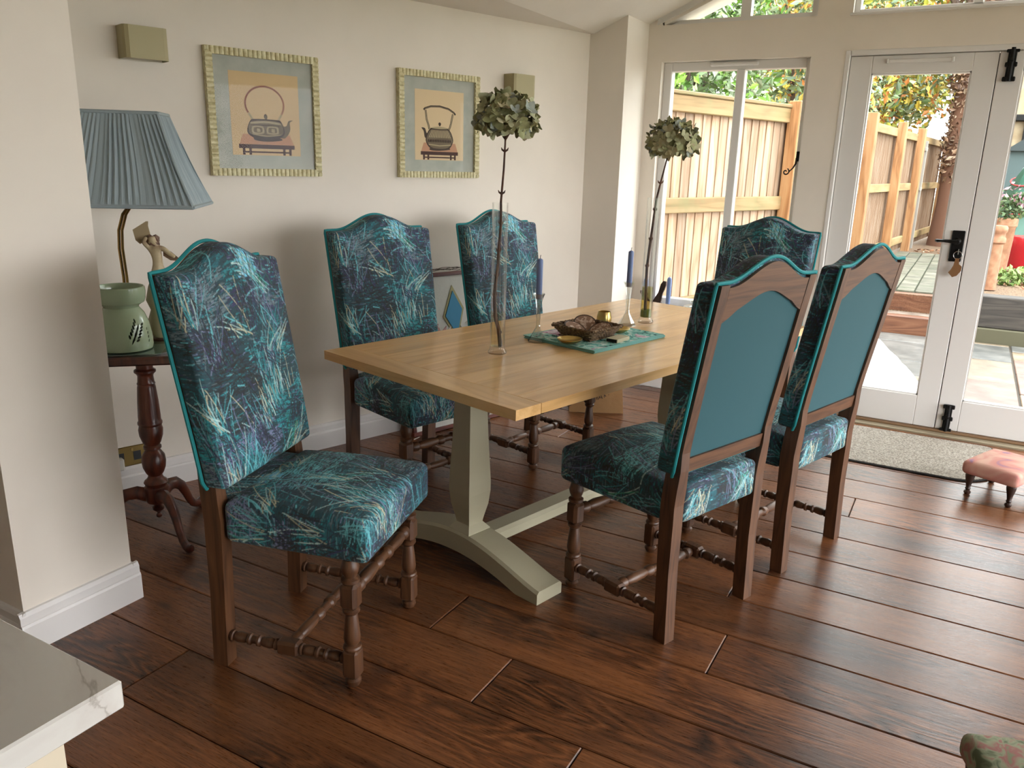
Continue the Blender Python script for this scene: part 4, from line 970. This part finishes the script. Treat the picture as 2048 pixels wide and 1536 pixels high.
for sd in range(4):
    n = npl*4 if sd % 2 == 0 else 16*4; A0, A1 = Vector((*cb[sd], 0)), Vector((*cb[(sd+1) % 4], 0)); B0, B1 = Vector((*ctp[sd], 0)), Vector((*ctp[(sd+1) % 4], 0)); nrm = Vector(((A1-A0).y, -(A1-A0).x, 0)).normalized()
    vs = []; jit = [rp.choice([.25, .6, 1.0, 1.5]) for _ in range(n//4+2)]
    for j in range(9):
        t = j/8
        for i in range(n+1):
            u = i/n; p = A0.lerp(A1, u).lerp(B0.lerp(B1, u), t); fold = (abs(((i % 4)/4)*2-1))*.007*jit[i//4]*min(1, 4*(1-t)+.35)*min(1, 8*t+.2)
            if i in (0, n): fold = 0
            bow = -.012*sin(pi*t)
            vs.append(p+nrm*(fold+bow)+Vector((sx0, sy0, zb+(zt_-zb)*t)))
    mb.add(vs, [(j*(n+1)+i, j*(n+1)+i+1, (j+1)*(n+1)+i+1, (j+1)*(n+1)+i) for j in range(8) for i in range(n)])
shd = mb.build('lamp_shade', M_SHADE, lm)
for z, q, nm in ((zb, cb, 'shade_trim'), (zt_, ctp, 'shade_trim')):
    mb = MB()
    for i in range(4):
        a, b = Vector((q[i][0]+sx0, q[i][1]+sy0, z)), Vector((q[(i+1) % 4][0]+sx0, q[(i+1) % 4][1]+sy0, z)); mb.tube([a, a.lerp(b, .5), b], .007, 6)
    mb.build(nm, M_SHADE, shd, True)
for a, b in zip(cb, ctp):
    mb = MB(); P = []
    for k in range(7):
        t = k/6; m_ = Vector((*a, 0)).lerp(Vector((*b, 0)), t); m_ = m_*(1-.03*sin(pi*t)); P.append((m_.x+sx0, m_.y+sy0, zb+(zt_-zb)*t))
    mb.tube(P, .0055, 6); mb.build('shade_trim', M_SHADE, shd, True)
MB().tube([(.06, 0, .68), (sx0, sy0, zt_-.02)], .004, 6).build('shade_carrier', M_BR2, lm)
# figurine: a seated fairy-like figure holding a sheet above her head
fg = thing('ceramic_figurine', 'pale ceramic figurine with raised arm and sail-like wing behind the oil burner', 'figurine', on_tt(.066, .118), TR)
M_CER = mat('bisque ceramic', (186, 166, 132), .5); g = G(M_CER); n = g.noise(g.coord((1, 1, 1)), 18, 4); g.color(g.ramp(n, [(.3, (150, 124, 96)), (.5, (190, 172, 138)), (.75, (206, 192, 160))]))
M_CERG = mat('sage ceramic drapery', (158, 156, 122), .45); M_CERB = mat('umber ceramic hair', (108, 78, 60), .5)
def skin(name, V, E_, Rr, m, parent):
    me = bpy.data.meshes.new(name); me.from_pydata(V, E_, []); o = bpy.data.objects.new(name, me); COL.objects.link(o); o.parent = parent
    md = o.modifiers.new('s', 'SKIN'); me.skin_vertices[0].data[0].use_root = True
    for i, r_ in enumerate(Rr): me.skin_vertices[0].data[i].radius = (r_, r_)
    o.modifiers.new('u', 'SUBSURF').levels = 2; o.modifiers['u'].render_levels = 2
    dg = bpy.context.evaluated_depsgraph_get(); nm = bpy.data.meshes.new_from_object(o.evaluated_get(dg)); o.modifiers.clear(); o.data = nm; nm.materials.clear(); nm.materials.append(m)
    nm.polygons.foreach_set('use_smooth', [True]*len(nm.polygons)); return o
V = [(0, 0, .265), (0, 0, .30), (-.002, -.002, .335), (-.003, 0, .36), (-.004, -.004, .372), (-.012, -.008, .395), (-.016, -.008, .408),
     (-.028, 0, .362), (-.045, -.012, .385), (-.030, -.022, .405), (.024, .0, .358), (.045, -.008, .340), (.066, -.014, .326),
     (.018, -.02, .255), (.048, -.05, .262), (.045, -.055, .21), (-.016, -.018, .252), (-.012, -.055, .235), (-.010, -.060, .18)]
E_ = [(0, 1), (1, 2), (2, 3), (3, 4), (4, 5), (5, 6), (3, 7), (7, 8), (8, 9), (3, 10), (10, 11), (11, 12), (0, 13), (13, 14), (14, 15), (0, 16), (16, 17), (17, 18)]
skin('figure', V, E_, [.022, .019, .021, .016, .009, .016, .014, .011, .009, .007, .011, .009, .007, .017, .014, .01, .017, .014, .01], M_CER, fg)
mb = MB()
for k in range(16): a = k*2.4; mb.tube([(-.013+.010*cos(a), -.002+.008*sin(a), .408-.0008*k), (-.014+.022*cos(a), .004+.016*sin(a), .40-.0015*k), (-.010+.02*cos(a+.5), .006+.02*sin(a+.5), .385-.001*k)], [.007, .006, .002], 6)
mb.build('hair', M_CERB, fg, True)
MB().prism([(-.075, .39), (-.060, .375), (-.025, .395), (-.020, .41), (-.026, .445), (-.024, .462), (-.032, .462), (-.082, .43)], -.008, -.002, frame_axes((1, 0, 0), (0, 0, 1), (0, 1, 0), (0, .015, 0))).build('wing', mat('buff wing', (166, 146, 112), .6), fg)
MB().prism([(.022, .362), (.05, .345), (.078, .318), (.072, .310), (.045, .312), (.02, .33)], .0, .006, frame_axes((1, 0, 0), (0, 0, 1), (0, 1, 0), (0, .005, 0))).build('wing', mat('umber wing', (120, 96, 74), .6), fg)
mb = MB(); mb.lathe([(.048, .01), (.052, .03), (.05, .08), (.05, .12), (.056, .16), (.046, .21), (.034, .245), (.012, .262), (.001, .264)], 18); mb.v = [(x*(1+.16*sin(9*z*6+x*40)), y*(1+.12*cos(z*50)), z) for x, y, z in mb.v]; mb.build('rock_seat', M_CERG, fg, True)
mb = MB(); mb.lathe([(.032, .0), (.030, .01), (.001, .012)], 20, (.02, -.055, .222)); 
for k in range(7): a = 2*pi*k/7; mb.tube([(.02+.027*cos(a), -.055+.027*sin(a), .225), (.02+.024*cos(a), -.055+.024*sin(a), .175)], .0035, 6)
mb.build('pergola_crown', M_CER, fg, True)
MB().lathe([(.058, 0), (.060, .008), (.054, .014), (.001, .016)], 24).build('plinth', M_DARKW, fg, True)

# ------------------------------------------------------------------ doormat, footstools, worktop
M_RUG = mat('speckled door mat', (150, 140, 122), .95); g = G(M_RUG); n = g.noise(g.coord((1, 1, 1)), 120, 4, .7); g.color(g.ramp(n, [(.32, (84, 77, 70)), (.5, (146, 137, 125)), (.7, (188, 180, 168))])); g.bump(n, .8, .006)
rug = thing('doormat', 'speckled beige doormat with rounded corner lying before the garden doors', 'mat', (4.75, .33, 0))
hx, hy, rc = .33, .63, .20
def rr_out(hx, hy, rc, n=8):
    P = []
    for sx, sy, a0 in ((1, 1, 0), (-1, 1, 90), (-1, -1, 180), (1, -1, 270)):
        r_ = rc if (sx < 0 and sy < 0) else .03
        for i in range(n+1): a = radians(a0+90*i/n); P.append((sx*(hx-r_)+r_*cos(a), sy*(hy-r_)+r_*sin(a)))
    return P
MB().prism(rr_out(hx, hy, rc), .003, .012).build('pile', M_RUG, rug)
mb = MB(); mb.tube([(x, y, .0055) for x, y in rr_out(hx+.004, hy+.004, rc)], .0055, 6, closed=True); mb.build('bound_edge', mat('black edging', (34, 30, 28), .9), rug)
M_TAP = mat('needlework cover', (190, 140, 120), .9); g = G(M_TAP); n = g.noise(g.coord((1, 1, 1)), 5.5, 2, .5, 1.5); g.color(g.ramp(n, [(.28, (136, 108, 136)), (.36, (190, 128, 118)), (.48, (198, 152, 136)), (.58, (200, 160, 142)), (.66, (206, 190, 138)), (.74, (194, 192, 138)), (.82, (196, 146, 140))])); g.bump(g.noise(g.coord((1, 1, 1)), 300, 2), .5, .001)
M_TAP2 = mat('green needlework cover', (120, 130, 100), .9); g = G(M_TAP2); n = g.noise(g.coord((1, 1, 1)), 26, 2, .5, 1); g.color(g.ramp(n, [(.35, (84, 92, 66)), (.5, (140, 146, 118)), (.62, (150, 96, 92)), (.75, (120, 124, 96))]))
def footstool(loc, rz, hx, hy, h, m, lb):
    o = thing('footstool', lb, 'footstool', loc, rz, None)
    V, F = rbox_grid((hx, hy, .034), .012, .022); V[:, 2] += np.where(V[:, 2] > 0, .02*np.clip(1-(V[:, 0]/hx)**2, 0, 1)*np.clip(1-(V[:, 1]/hy)**2, 0, 1), 0)+h-.045
    mb = MB(); mb.add(V.tolist(), F); mb.build('cushion', m, o, True, angle=180)
    for sx in (-1, 1):
        for sy in (-1, 1): MB().lathe([(.010, 0), (.015, .006), (.016, .014), (.009, .022), (.013, .03), (.010, .036), (.014, .06), (.020, h-.10), (.022, h-.085), (.016, h-.078), (.019, h-.06)], 12, (sx*(hx-.035), sy*(hy-.035), 0)).build('leg', M_DARKW, o, True)
footstool((4.335, -.325, 0), radians(-24), .165, .128, .185, M_TAP, 'low square footstool with pink and yellow needlework top by the doormat')
footstool((1.86, -.36, 0), radians(20), .16, .15, .23, M_TAP2, 'low footstool with faded green floral needlework top on the open floor')
M_MARB = mat('white marble', (216, 212, 204), .16); g = G(M_MARB); n = g.noise(g.coord((1, 1, 1), rot=(0, 0, .6)), 2.2, 6, .6, 1.6); g.color(g.ramp(n, [(.40, (222, 220, 214)), (.485, (214, 210, 204)), (.50, (182, 176, 168)), (.515, (216, 212, 206)), (.6, (224, 222, 216))]))
wk = thing('kitchen_worktop', 'white veined marble worktop slab at the camera side', 'worktop', (0, 0, 0))
MB().bb(-.45, .487, .788, 2.0, .862, .90, ch=.003).build('slab', M_MARB, wk)
kc = thing('kitchen_cabinet', 'plain cream cabinet carcass under the marble worktop', 'cabinet', (0, 0, 0))
MB().bb(-.43, .435, .835, 1.98, .08, .862).build('carcass', mat('cream cabinet paint', (226, 214, 190), .45), kc)
MB().bb(-.40, .40, .87, 1.95, 0, .08).build('plinth', mat('plinth paint', (200, 190, 170), .5), kc)

# ------------------------------------------------------------------ garden
ZP, ZU = -.10, .28                                    # patio and upper garden levels
def stone(name, a, b, c, rough=.35):
    m = mat(name, b, rough); g = G(m); n = g.noise(g.coord((1, 1, 1), True), 5, 5, .6); col = g.ramp(n, [(.3, a), (.5, b), (.72, c)])
    hs = g.n('HueSaturation'); g.link(col, hs.inputs['Color']); g.link(g.math('ADD', g.math('MULTIPLY', g.n('ObjectInfo').outputs['Random'], .5), .75), hs.inputs['Value']); g.color(hs.outputs[0]); g.bump(n, .4, .01); return m
SLAB = [stone('grey slab', (72, 72, 72), (95, 94, 91), (119, 116, 112)), stone('buff slab', (97, 84, 69), (122, 107, 89), (139, 125, 109)), stone('rose slab', (95, 73, 64), (117, 94, 84), (134, 112, 101))]
M_SOIL = mat('gravel and leaf mould', (89, 72, 54), .9); g = G(M_SOIL); n = g.noise(g.coord((1, 1, 1)), 60, 4, .7); g.color(g.ramp(n, [(.3, (62, 45, 32)), (.5, (109, 84, 61)), (.65, (141, 122, 99)), (.8, (112, 72, 42))])); g.bump(n, 1, .02)
patio = struct(MB().bb(XG+.24, 9.08, -6, 6, ZP-.12, ZP-.012).build('ground_patio', mat('slab joints', (62, 54, 45), .9)))
rp = random.Random(21); y = -4.2
while y < 3.2:
    wy = rp.choice([.42, .56, .62]); x = XG+.26+rp.uniform(0, .2)
    while x < 9.0:
        wx = rp.choice([.42, .58, .75, .9]); x2 = min(x+wx, 9.06)
        MB().box((0, 0, 0), (x2-x-.018, wy-.018, .03), ch=.005).build('paving_slab', rp.choice(SLAB), patio, loc=((x+x2)/2, y+wy/2, ZP-.015+rp.uniform(-.002, .002))); x = x2
    y += wy
struct(MB().bb(-60, 80, -80, 80, -.6, -.5).build('ground_light_block', mat('unseen ground', (84, 92, 66), .9)))  # wide unseen ground, added to block sky light from below the horizon
struct(MB().bb(9.38, 30, -9, 9, ZU-.5, ZU-.01).build('ground_garden', M_SOIL))
M_SLEEP = wood('wet red sleeper', (77, 45, 28), (112, 69, 46), (128, 86, 61), .5, 'y', 8, 1.2); M_SLEEPD = wood('weathered black sleeper', (34, 32, 28), (57, 50, 45), (72, 65, 58), .7, 'y', 10, 1.2)
def sleeper(x0, x1, y0, y1, z0, z1, m, lb):
    o = tag(MB().box((0, 0, 0), (x1-x0, y1-y0, z1-z0), ch=.01).build('timber_sleeper', m, loc=((x0+x1)/2, (y0+y1)/2, (z0+z1)/2)), lb, 'timber sleeper', 'sleepers edging the raised garden'); return o
sleeper(9.08, 9.2, -.02, 1.6, ZP-.03, .08, M_SLEEP, 'reddish wooden sleeper forming the lower garden step')
sleeper(9.38, 9.5, -.02, 1.6, .08, ZU-.005, M_SLEEP, 'reddish wooden sleeper forming the upper garden step')
sleeper(9.09, 9.3, -4, -.04, ZP-.03, .04, mat('mossy sleeper', (77, 73, 54), .8), 'mossy lower sleeper of the retaining edge right of the steps')
sleeper(9.12, 9.34, -4, -.04, .04, .355, M_SLEEPD, 'thick blackened upper sleeper of the retaining edge')
struct(MB().bb(9.2, 9.39, -.02, 1.6, ZP-.05, .082).build('ground_tread', stone('step gravel', (89, 74, 62), (124, 109, 97), (146, 137, 126), .8)))
struct(MB().bb(9.33, 9.45, -9, -.02, ZP-.05, ZU-.012).build('ground_bank', M_SOIL))
struct(MB().bb(9.08, 9.45, 1.6, 6, ZP-.05, ZU-.012).build('ground_bank_left', M_SOIL))
path = struct(MB().bb(9.5, 14.3, .05, .95, ZU-.05, ZU-.004).build('ground_path', mat('path joints', (52, 55, 37), .9)))
M_PAVER = stone('mossy paver', (64, 70, 49), (89, 87, 73), (109, 106, 92), .6)
for i in range(24):
    for j in range(5): MB().box((0, 0, 0), (.19, .165, .03), ch=.004).build('paver', M_PAVER, path, loc=(9.6+i*.2, .14+j*.18+(.0 if i % 2 else .0), ZU+.001+rp.uniform(-.004, .002)))
# fences
M_FB = wood('new fence board', (131, 99, 72), (158, 128, 102), (169, 146, 124), .75, 'z', 5, 1.2, None, .2); M_FR = wood('fence rail', (112, 91, 55), (146, 117, 77), (158, 132, 94), .75, 'x', 4, 1, (125, 119, 77), .2); M_FP = wood('fence post', (112, 73, 40), (147, 104, 65), (159, 122, 84), .7, 'z', 4, 1.4, None, .2)
ft = Vector((cos(AW), sin(AW), 0)); FA = wn*3.9
fence = thing('garden_fence', 'close-boarded pale timber fence panel outside the side window', 'fence', FA+ft*4.55+Vector((0, 0, ZP)), AW)
Lf = 2.5; b0 = None; nb = 21
for k in range(nb):
    o = MB().box((0, 0, 0), (.118, .02, 2.06), M=Matrix.Rotation(radians(4), 3, 'Z')).build('fence_board', M_FB, fence) if b0 is None else child_copy(b0, fence)
    b0 = b0 or o; o.location = (.06+k*.12, .03, 1.03+rp.uniform(-.004, .004)); o.data = b0.data
for z in (2.075, 1.31, .50): MB().box((0, 0, 0), (Lf, .05, .125 if z > 2 else .12), ch=.006).build('fence_rail', M_FR, fence, loc=(Lf/2, -.005, z))
MB().box((0, 0, 0), (Lf+.1, .11, .03), ch=.006).build('fence_cap', M_FR, fence, loc=(Lf/2, .01, 2.152))
MB().box((0, 0, 0), (.13, .12, 2.2), ch=.008).build('fence_post', M_FP, fence, loc=(Lf-.10, -.06, 1.1))
MB().box((0, 0, 0), (.10, .06, 2.2), ch=.006).build('fence_post', M_FP, fence, loc=(Lf+.06, -.02, 1.1))
FB_ = radians(-4.8); fdir = Vector((cos(FB_), sin(FB_), 0)); fo = Vector((8.08, 1.50, ZU))
f2 = thing('far_fence', 'long timber fence with posts and thin boards running up the garden', 'fence', fo, FB_)
L2 = 10.2; mb = MB(); k = 0
while k*.075 < L2: mb.box((k*.075+.03, .06, .92+.0), (.062, .018, 1.80), rz=.14); k += 1
o = mb.build('fence_boards', M_FB, f2); o['kind'] = 'stuff'
for z in (1.78, 1.02, .18): MB().box((0, 0, 0), (L2, .05, .11), ch=.005).build('fence_rail', M_FR, f2, loc=(L2/2, .02, z))
for x in (2.86, 4.95, 6.75, 9.95): MB().box((0, 0, 0), (.13, .12, 2.0), ch=.008).build('fence_post', M_FP, f2, loc=(x, -.05, .92))
gt = MB()
for x in (7.35,): 
    for z in (1.62, .98): gt.box((x, -.06, z), (.16, .03, .06), ch=.004)
gt.box((7.35, -.05, .85), (.05, .05, 1.8), ch=.004); gt.build('gate_post_with_latches', mat('galvanised grey wood', (139, 134, 126), .6), f2)
# foliage
def leafmat(): 
    m = mat('leaves', (82, 104, 45), .55, Transmission_Weight=0.0); g = G(m); g.color(g.n('VertexColor', layer_name='Col').outputs[0]); return m
M_LEAF = leafmat(); M_BARK = mat('bark', (72, 58, 47), .9); g = G(M_BARK); n = g.noise(g.coord((3, 3, .6)), 9, 4); g.color(g.ramp(n, [(.3, (52, 39, 32)), (.6, (92, 73, 61)), (.8, (112, 94, 79))])); g.bump(n, .8, .03)
def foliage(blobs, n, size, cols, seed, parent, name='foliage'):
    rs = np.random.RandomState(seed); B = np.array(blobs, float); wts = B[:, 3]**2; wts /= wts.sum()
    idx = rs.choice(len(B), n, p=wts); d = rs.normal(size=(n, 3)); d /= np.linalg.norm(d, axis=1)[:, None]
    rad = B[idx, 3]*(rs.uniform(.45, 1.05, n)); c = B[idx, :3] + d*rad[:, None]*[1, 1, .85]
    s_ = size*rs.uniform(.6, 1.4, n)[:, None]; u = rs.normal(size=(n, 3)); u /= np.linalg.norm(u, axis=1)[:, None]
    w = np.cross(u, rs.normal(size=(n, 3))); w /= np.linalg.norm(w, axis=1)[:, None]; nn = np.cross(u, w)
    V = np.stack([c-u*s_, c+w*s_*.5+nn*s_*.15, c+u*s_, c-w*s_*.5+nn*s_*.15], 1).reshape(-1, 3)
    F = [(4*i, 4*i+1, 4*i+2, 4*i+3) for i in range(n)]
    pal = np.array([lin(q)[:3] for q in cols]); C = np.clip(pal[rs.randint(0, len(pal), n)]*rs.uniform(.8, 1.3, n)[:, None], 0, .9)
    o = colour_mesh(name, V, F, np.repeat(C, 4, 0), M_LEAF, parent); o.data.polygons.foreach_set('use_smooth', [False]*n); o['kind'] = 'stuff'; return o
def tree(name, lb, loc, blobs, n, size, cols, seed, trunk=.09, cat='tree', grp=None):
    o = thing(name, lb, cat, loc, 0, grp); foliage(blobs, n, size, cols, seed, o)
    rs = random.Random(seed); mb = MB()
    mb.tube([(0, 0, -.3), (.03, .02, blobs[0][2]*.5), (0, 0, blobs[0][2])], [trunk, trunk*.8, trunk*.5], 8)
    mb.build('trunk', M_BARK, o, True)
    for b in blobs: MB().tube([(0, 0, blobs[0][2]*.45), (b[0]*.6, b[1]*.6, (blobs[0][2]*.45+b[2])/2+.1), (b[0], b[1], b[2])], [trunk*.5, trunk*.35, trunk*.15], 6).build('branch', M_BARK, o, True)
    return o
GREEN = [(122, 159, 59), (93, 133, 47), (143, 175, 79), (79, 114, 50), (161, 180, 95)]
OLIVE = [(114, 127, 88), (88, 108, 63), (143, 150, 114), (160, 161, 67), (187, 161, 58), (105, 122, 99), (180, 114, 58)]
GREY = [(122, 137, 102), (143, 152, 122), (99, 120, 79), (161, 169, 143), (86, 105, 69)]
def row(o, d, a, b, n, z, r, rs, side=1.0):
    return [(d.x*t+rs.uniform(-.3, .3), d.y*t+side+rs.uniform(-.2, .3), z+rs.uniform(-.5, .6), r*rs.uniform(.8, 1.25)) for t in np.linspace(a, b, n)]
rs = random.Random(9)
tree('bright_shrub', 'bright green shrub topping the fence outside the side window', (6.4, 3.25, ZP), [(0, 0, 2.6, .9), (-.8, .25, 2.5, .85), (.7, -.2, 2.6, .85), (.1, .3, 3.5, 1.0), (-.5, .5, 4.1, .9), (1.0, .1, 3.5, .9)], 13000, .045, GREEN, 1, grp='trees beyond the fence')
tree('grey_leaved_shrub', 'grey-green shrub topping the fence near its corner post', (8.4, 2.75, ZP), [(0, 0, 2.6, .9), (.8, 0, 2.8, .85), (-.4, .3, 3.6, .9), (.9, .1, 3.9, 1.0), (1.6, .2, 3.2, .8)], 12000, .045, GREY+GREEN[:2], 2, grp='trees beyond the fence')
tree('autumn_shrub', 'olive and yellow autumn shrub hanging over the far fence', (12.4, 2.3, ZU), [(0, 0, 2.5, 1.0), (1.4, -.1, 2.4, .95), (-1.2, 0, 2.7, .9), (.4, .1, 3.7, 1.1), (2.0, 0, 3.4, 1.0), (-1, .3, 4.0, 1.1), (1.4, .2, 4.7, 1.2)], 15000, .055, OLIVE, 3, grp='trees beyond the fence')
tree('golden_shrub', 'yellowing leafy tree beside the ivy-clad trunk', (16.8, 1.9, ZU), [(0, 0, 2.4, 1.0), (1.0, -.4, 3.0, 1.1), (-.8, -.2, 3.4, 1.1), (.6, 0, 4.3, 1.3), (1.6, -.6, 4.9, 1.3), (1.9, -.45, 2.9, .8), (.3, -.15, 2.75, .75), (-1.2, -.1, 2.8, .8)], 13000, .07, OLIVE+[(149, 134, 60), (97, 112, 45)], 4, grp='trees beyond the fence')
tree('tall_tree', 'tall leafy tree rising behind the upper gable window', (15.5, 5.2, ZU), [(0, 0, 4.6, 1.7), (2, -1, 5.6, 1.8), (-2, .5, 5.2, 1.7), (0, -1, 6.8, 1.8), (3.2, -2.2, 6.4, 1.5)], 11000, .10, GREEN+OLIVE[:3], 5, .18, grp='trees beyond the fence')
# ivy-wrapped trunk
it = thing('ivy_clad_tree', 'thick tree trunk wrapped in dead brown ivy at the end of the fence', 'tree', (16.4, .33, ZU))
MB().tube([(0, 0, -.1), (.02, .0, .7), (.0, .02, 2), (-.02, 0, 3.4), (0, -.02, 5.5)], [.33, .26, .24, .22, .19], 14).build('trunk', mat('red-brown bark', (104, 72, 55), .9), it, True)
foliage([(0, 0, z, .34+.04*sin(z*5)) for z in np.linspace(1.25, 4.6, 14)], 6500, .055, [(112, 84, 62), (87, 62, 46), (137, 109, 85), (72, 49, 37), (153, 131, 109)], 6, it, 'dead_ivy')
for k in range(5): a = k*1.3; MB().tube([(0, 0, 3.2), (.8*cos(a), .8*sin(a), 4.6), (1.8*cos(a), 1.8*sin(a), 5.8)], [.08, .05, .02], 6).build('branch', M_BARK, it, True)
# pots and plants
M_TERRA = mat('terracotta', (137, 95, 69), .8); g = G(M_TERRA); n = g.noise(g.coord((1, 1, 1)), 14, 4); g.color(g.ramp(n, [(.3, (119, 77, 54)), (.55, (140, 100, 73)), (.8, (153, 122, 97))]))
def pot(name, lb, loc, prof, m=M_TERRA, soil=None):
    o = thing(name, lb, 'plant pot', loc); MB().lathe(prof, 24).build('pot_body', m, o, True, angle=35)
    r_, z = prof[-1]; MB().lathe([(r_-.02, z-.05), (.001, z-.03)], 20).build('soil', M_SOIL, o); return o
pot('chimney_pot', 'tall ringed terracotta chimney pot by the raised border', (10.35, -.27, ZU), [(.09, 0), (.085, .05), (.082, .5), (.10, .52), (.10, .56), (.086, .58), (.086, .62), (.10, .64), (.10, .68), (.086, .70)])
fp = pot('flower_pot', 'terracotta pot of small pink flowers behind the chimney pot', (11.6, -.36, ZU), [(.10, 0), (.11, .1), (.13, .62), (.145, .64), (.145, .72), (.13, .73)])
pf = thing('pink_flowers', 'straggly plant with small pink flowers growing in the terracotta pot', 'plant', (11.6, -.36, ZU+.70))
foliage([(0, 0, .12, .2), (.05, -.15, .2, .2), (0, .1, .2, .18)], 420, .035, [(72, 92, 54), (97, 112, 74), (60, 80, 47)], 8, pf); foliage([(0, 0, .3, .2), (.02, -.2, .3, .2)], 60, .035, [(153, 104, 119), (164, 126, 139)], 9, pf, 'flowers')
rpot = pot('red_pot', 'glossy red plant pot on the leaf-strewn ground', (13.0, -.70, ZU), [(.16, 0), (.19, .02), (.24, .3), (.25, .42), (.24, .44)], mat('red glaze', (146, 22, 30), .2))
tp_ = thing('green_tarpaulin', 'bundle wrapped in green tarpaulin tied with red cord behind the red pot', 'tarpaulin', (14.2, -.86, ZU))
mb = MB(); mb.lathe([(.55, 0), (.6, .3), (.52, .7), (.45, 1.0), (.3, 1.35), (.12, 1.6), (.02, 1.66)], 26); mb.v = [(x*(1+.10*sin(7*atan2(y, x)+z*4)), y*(1+.10*sin(7*atan2(y, x)+z*4)), z) for x, y, z in mb.v]; mb.build('sheet', mat('green tarp', (52, 91, 77), .4), tp_, True)
for z, r_ in ((.75, .58), (1.15, .44)): MB().tube([(r_*cos(k*pi/12), r_*sin(k*pi/12), z+.06*sin(k*pi/6)) for k in range(24)], .012, 5, closed=True).build('cord', mat('red cord', (153, 45, 45), .7), tp_)
wd = thing('leafy_weed', 'bright green leafy weed sprouting from the leaf litter', 'plant', (11.0, -.5, ZU)); foliage([(0, 0, .06, .16), (.1, -.15, .08, .18)], 320, .04, [(112, 134, 67), (89, 116, 52), (131, 146, 89)], 12, wd)
o = foliage([(11+1.1*i, -.9+.0*i, ZU-.35, .55) for i in range(5)]+[(14.8, .35, ZU-.3, .4), (15.3, -.15, ZU-.3, .45)], 900, .045, [(131, 89, 60), (153, 112, 74), (112, 72, 45), (164, 141, 112)], 14, None, 'leaf_litter'); o.data.name = 'leaf_litter'
lv_ = np.empty(len(o.data.vertices)*3); o.data.vertices.foreach_get('co', lv_); lv_ = lv_.reshape(-1, 4, 3); cz = lv_[:, :, 2].mean(1, keepdims=True); lv_[:, :, 2] = ZU+.012+(lv_[:, :, 2]-cz)*.35; o.data.vertices.foreach_set('co', lv_.ravel())
tag(o, 'scatter of fallen brown leaves on the garden soil', 'leaves', kind='stuff')
# building beyond, glimpsed at the right
hb = thing('brick_house', 'pale brick house wall with dark gutter beyond the garden', 'building', (21, -3.2, ZU))
MB().bb(0, .3, -5, 3.3, -.2, 5).build('house_wall', stone('pale brick', (139, 119, 92), (158, 140, 113), (168, 153, 131), .8), hb)
MB().bb(-.16, 0, -5, 2.9, 2.36, 2.5, ch=.02).build('gutter', M_BLACK, hb); MB().bb(-.1, 0, 2.42, 2.52, 0, 2.4).build('downpipe', M_BLACK, hb)
sh_ = thing('garden_shed', 'slate green shed with pitched roof behind the tarpaulin', 'shed', (17.5, -1.12, ZU))
MB().bb(-.6, .6, -.7, .7, 0, 1.7).build('shed_wall', mat('slate green boards', (69, 84, 84), .7), sh_); MB().prism([(-.8, 1.65), (.8, 1.65), (0, 2.25)], -.7, .7, frame_axes((0, 1, 0), (0, 0, 1), (1, 0, 0))).build('shed_roof', mat('shed felt', (52, 60, 61), .8), sh_)
# plastic dust sheet on the patio
ps = thing('plastic_sheet', 'crumpled white plastic sheet heaped against the garden door', 'plastic sheet', (6.25, .62, ZP))
rs_ = np.random.RandomState(3); mb = MB(); N = 22; vs = []
for i in range(N+1):
    for j in range(N+1):
        u, v = i/N*2-1, j/N*2-1; r_ = sqrt(u*u+v*v); z = .52*max(0, 1-r_)**.9*(1+.25*sin(5*u+3*v))+.02*sin(9*u+7*v)*max(0, 1.2-r_)+.012
        vs.append((u*.55+.02*sin(8*v), v*.62+.02*sin(9*u), max(.006, z+rs_.normal(0, .006))))
mb.add(vs, [(i*(N+1)+j, (i+1)*(N+1)+j, (i+1)*(N+1)+j+1, i*(N+1)+j+1) for i in range(N) for j in range(N)]); mb.build('sheet', mat('white polythene', (216, 218, 220), .3), ps, True, angle=180)
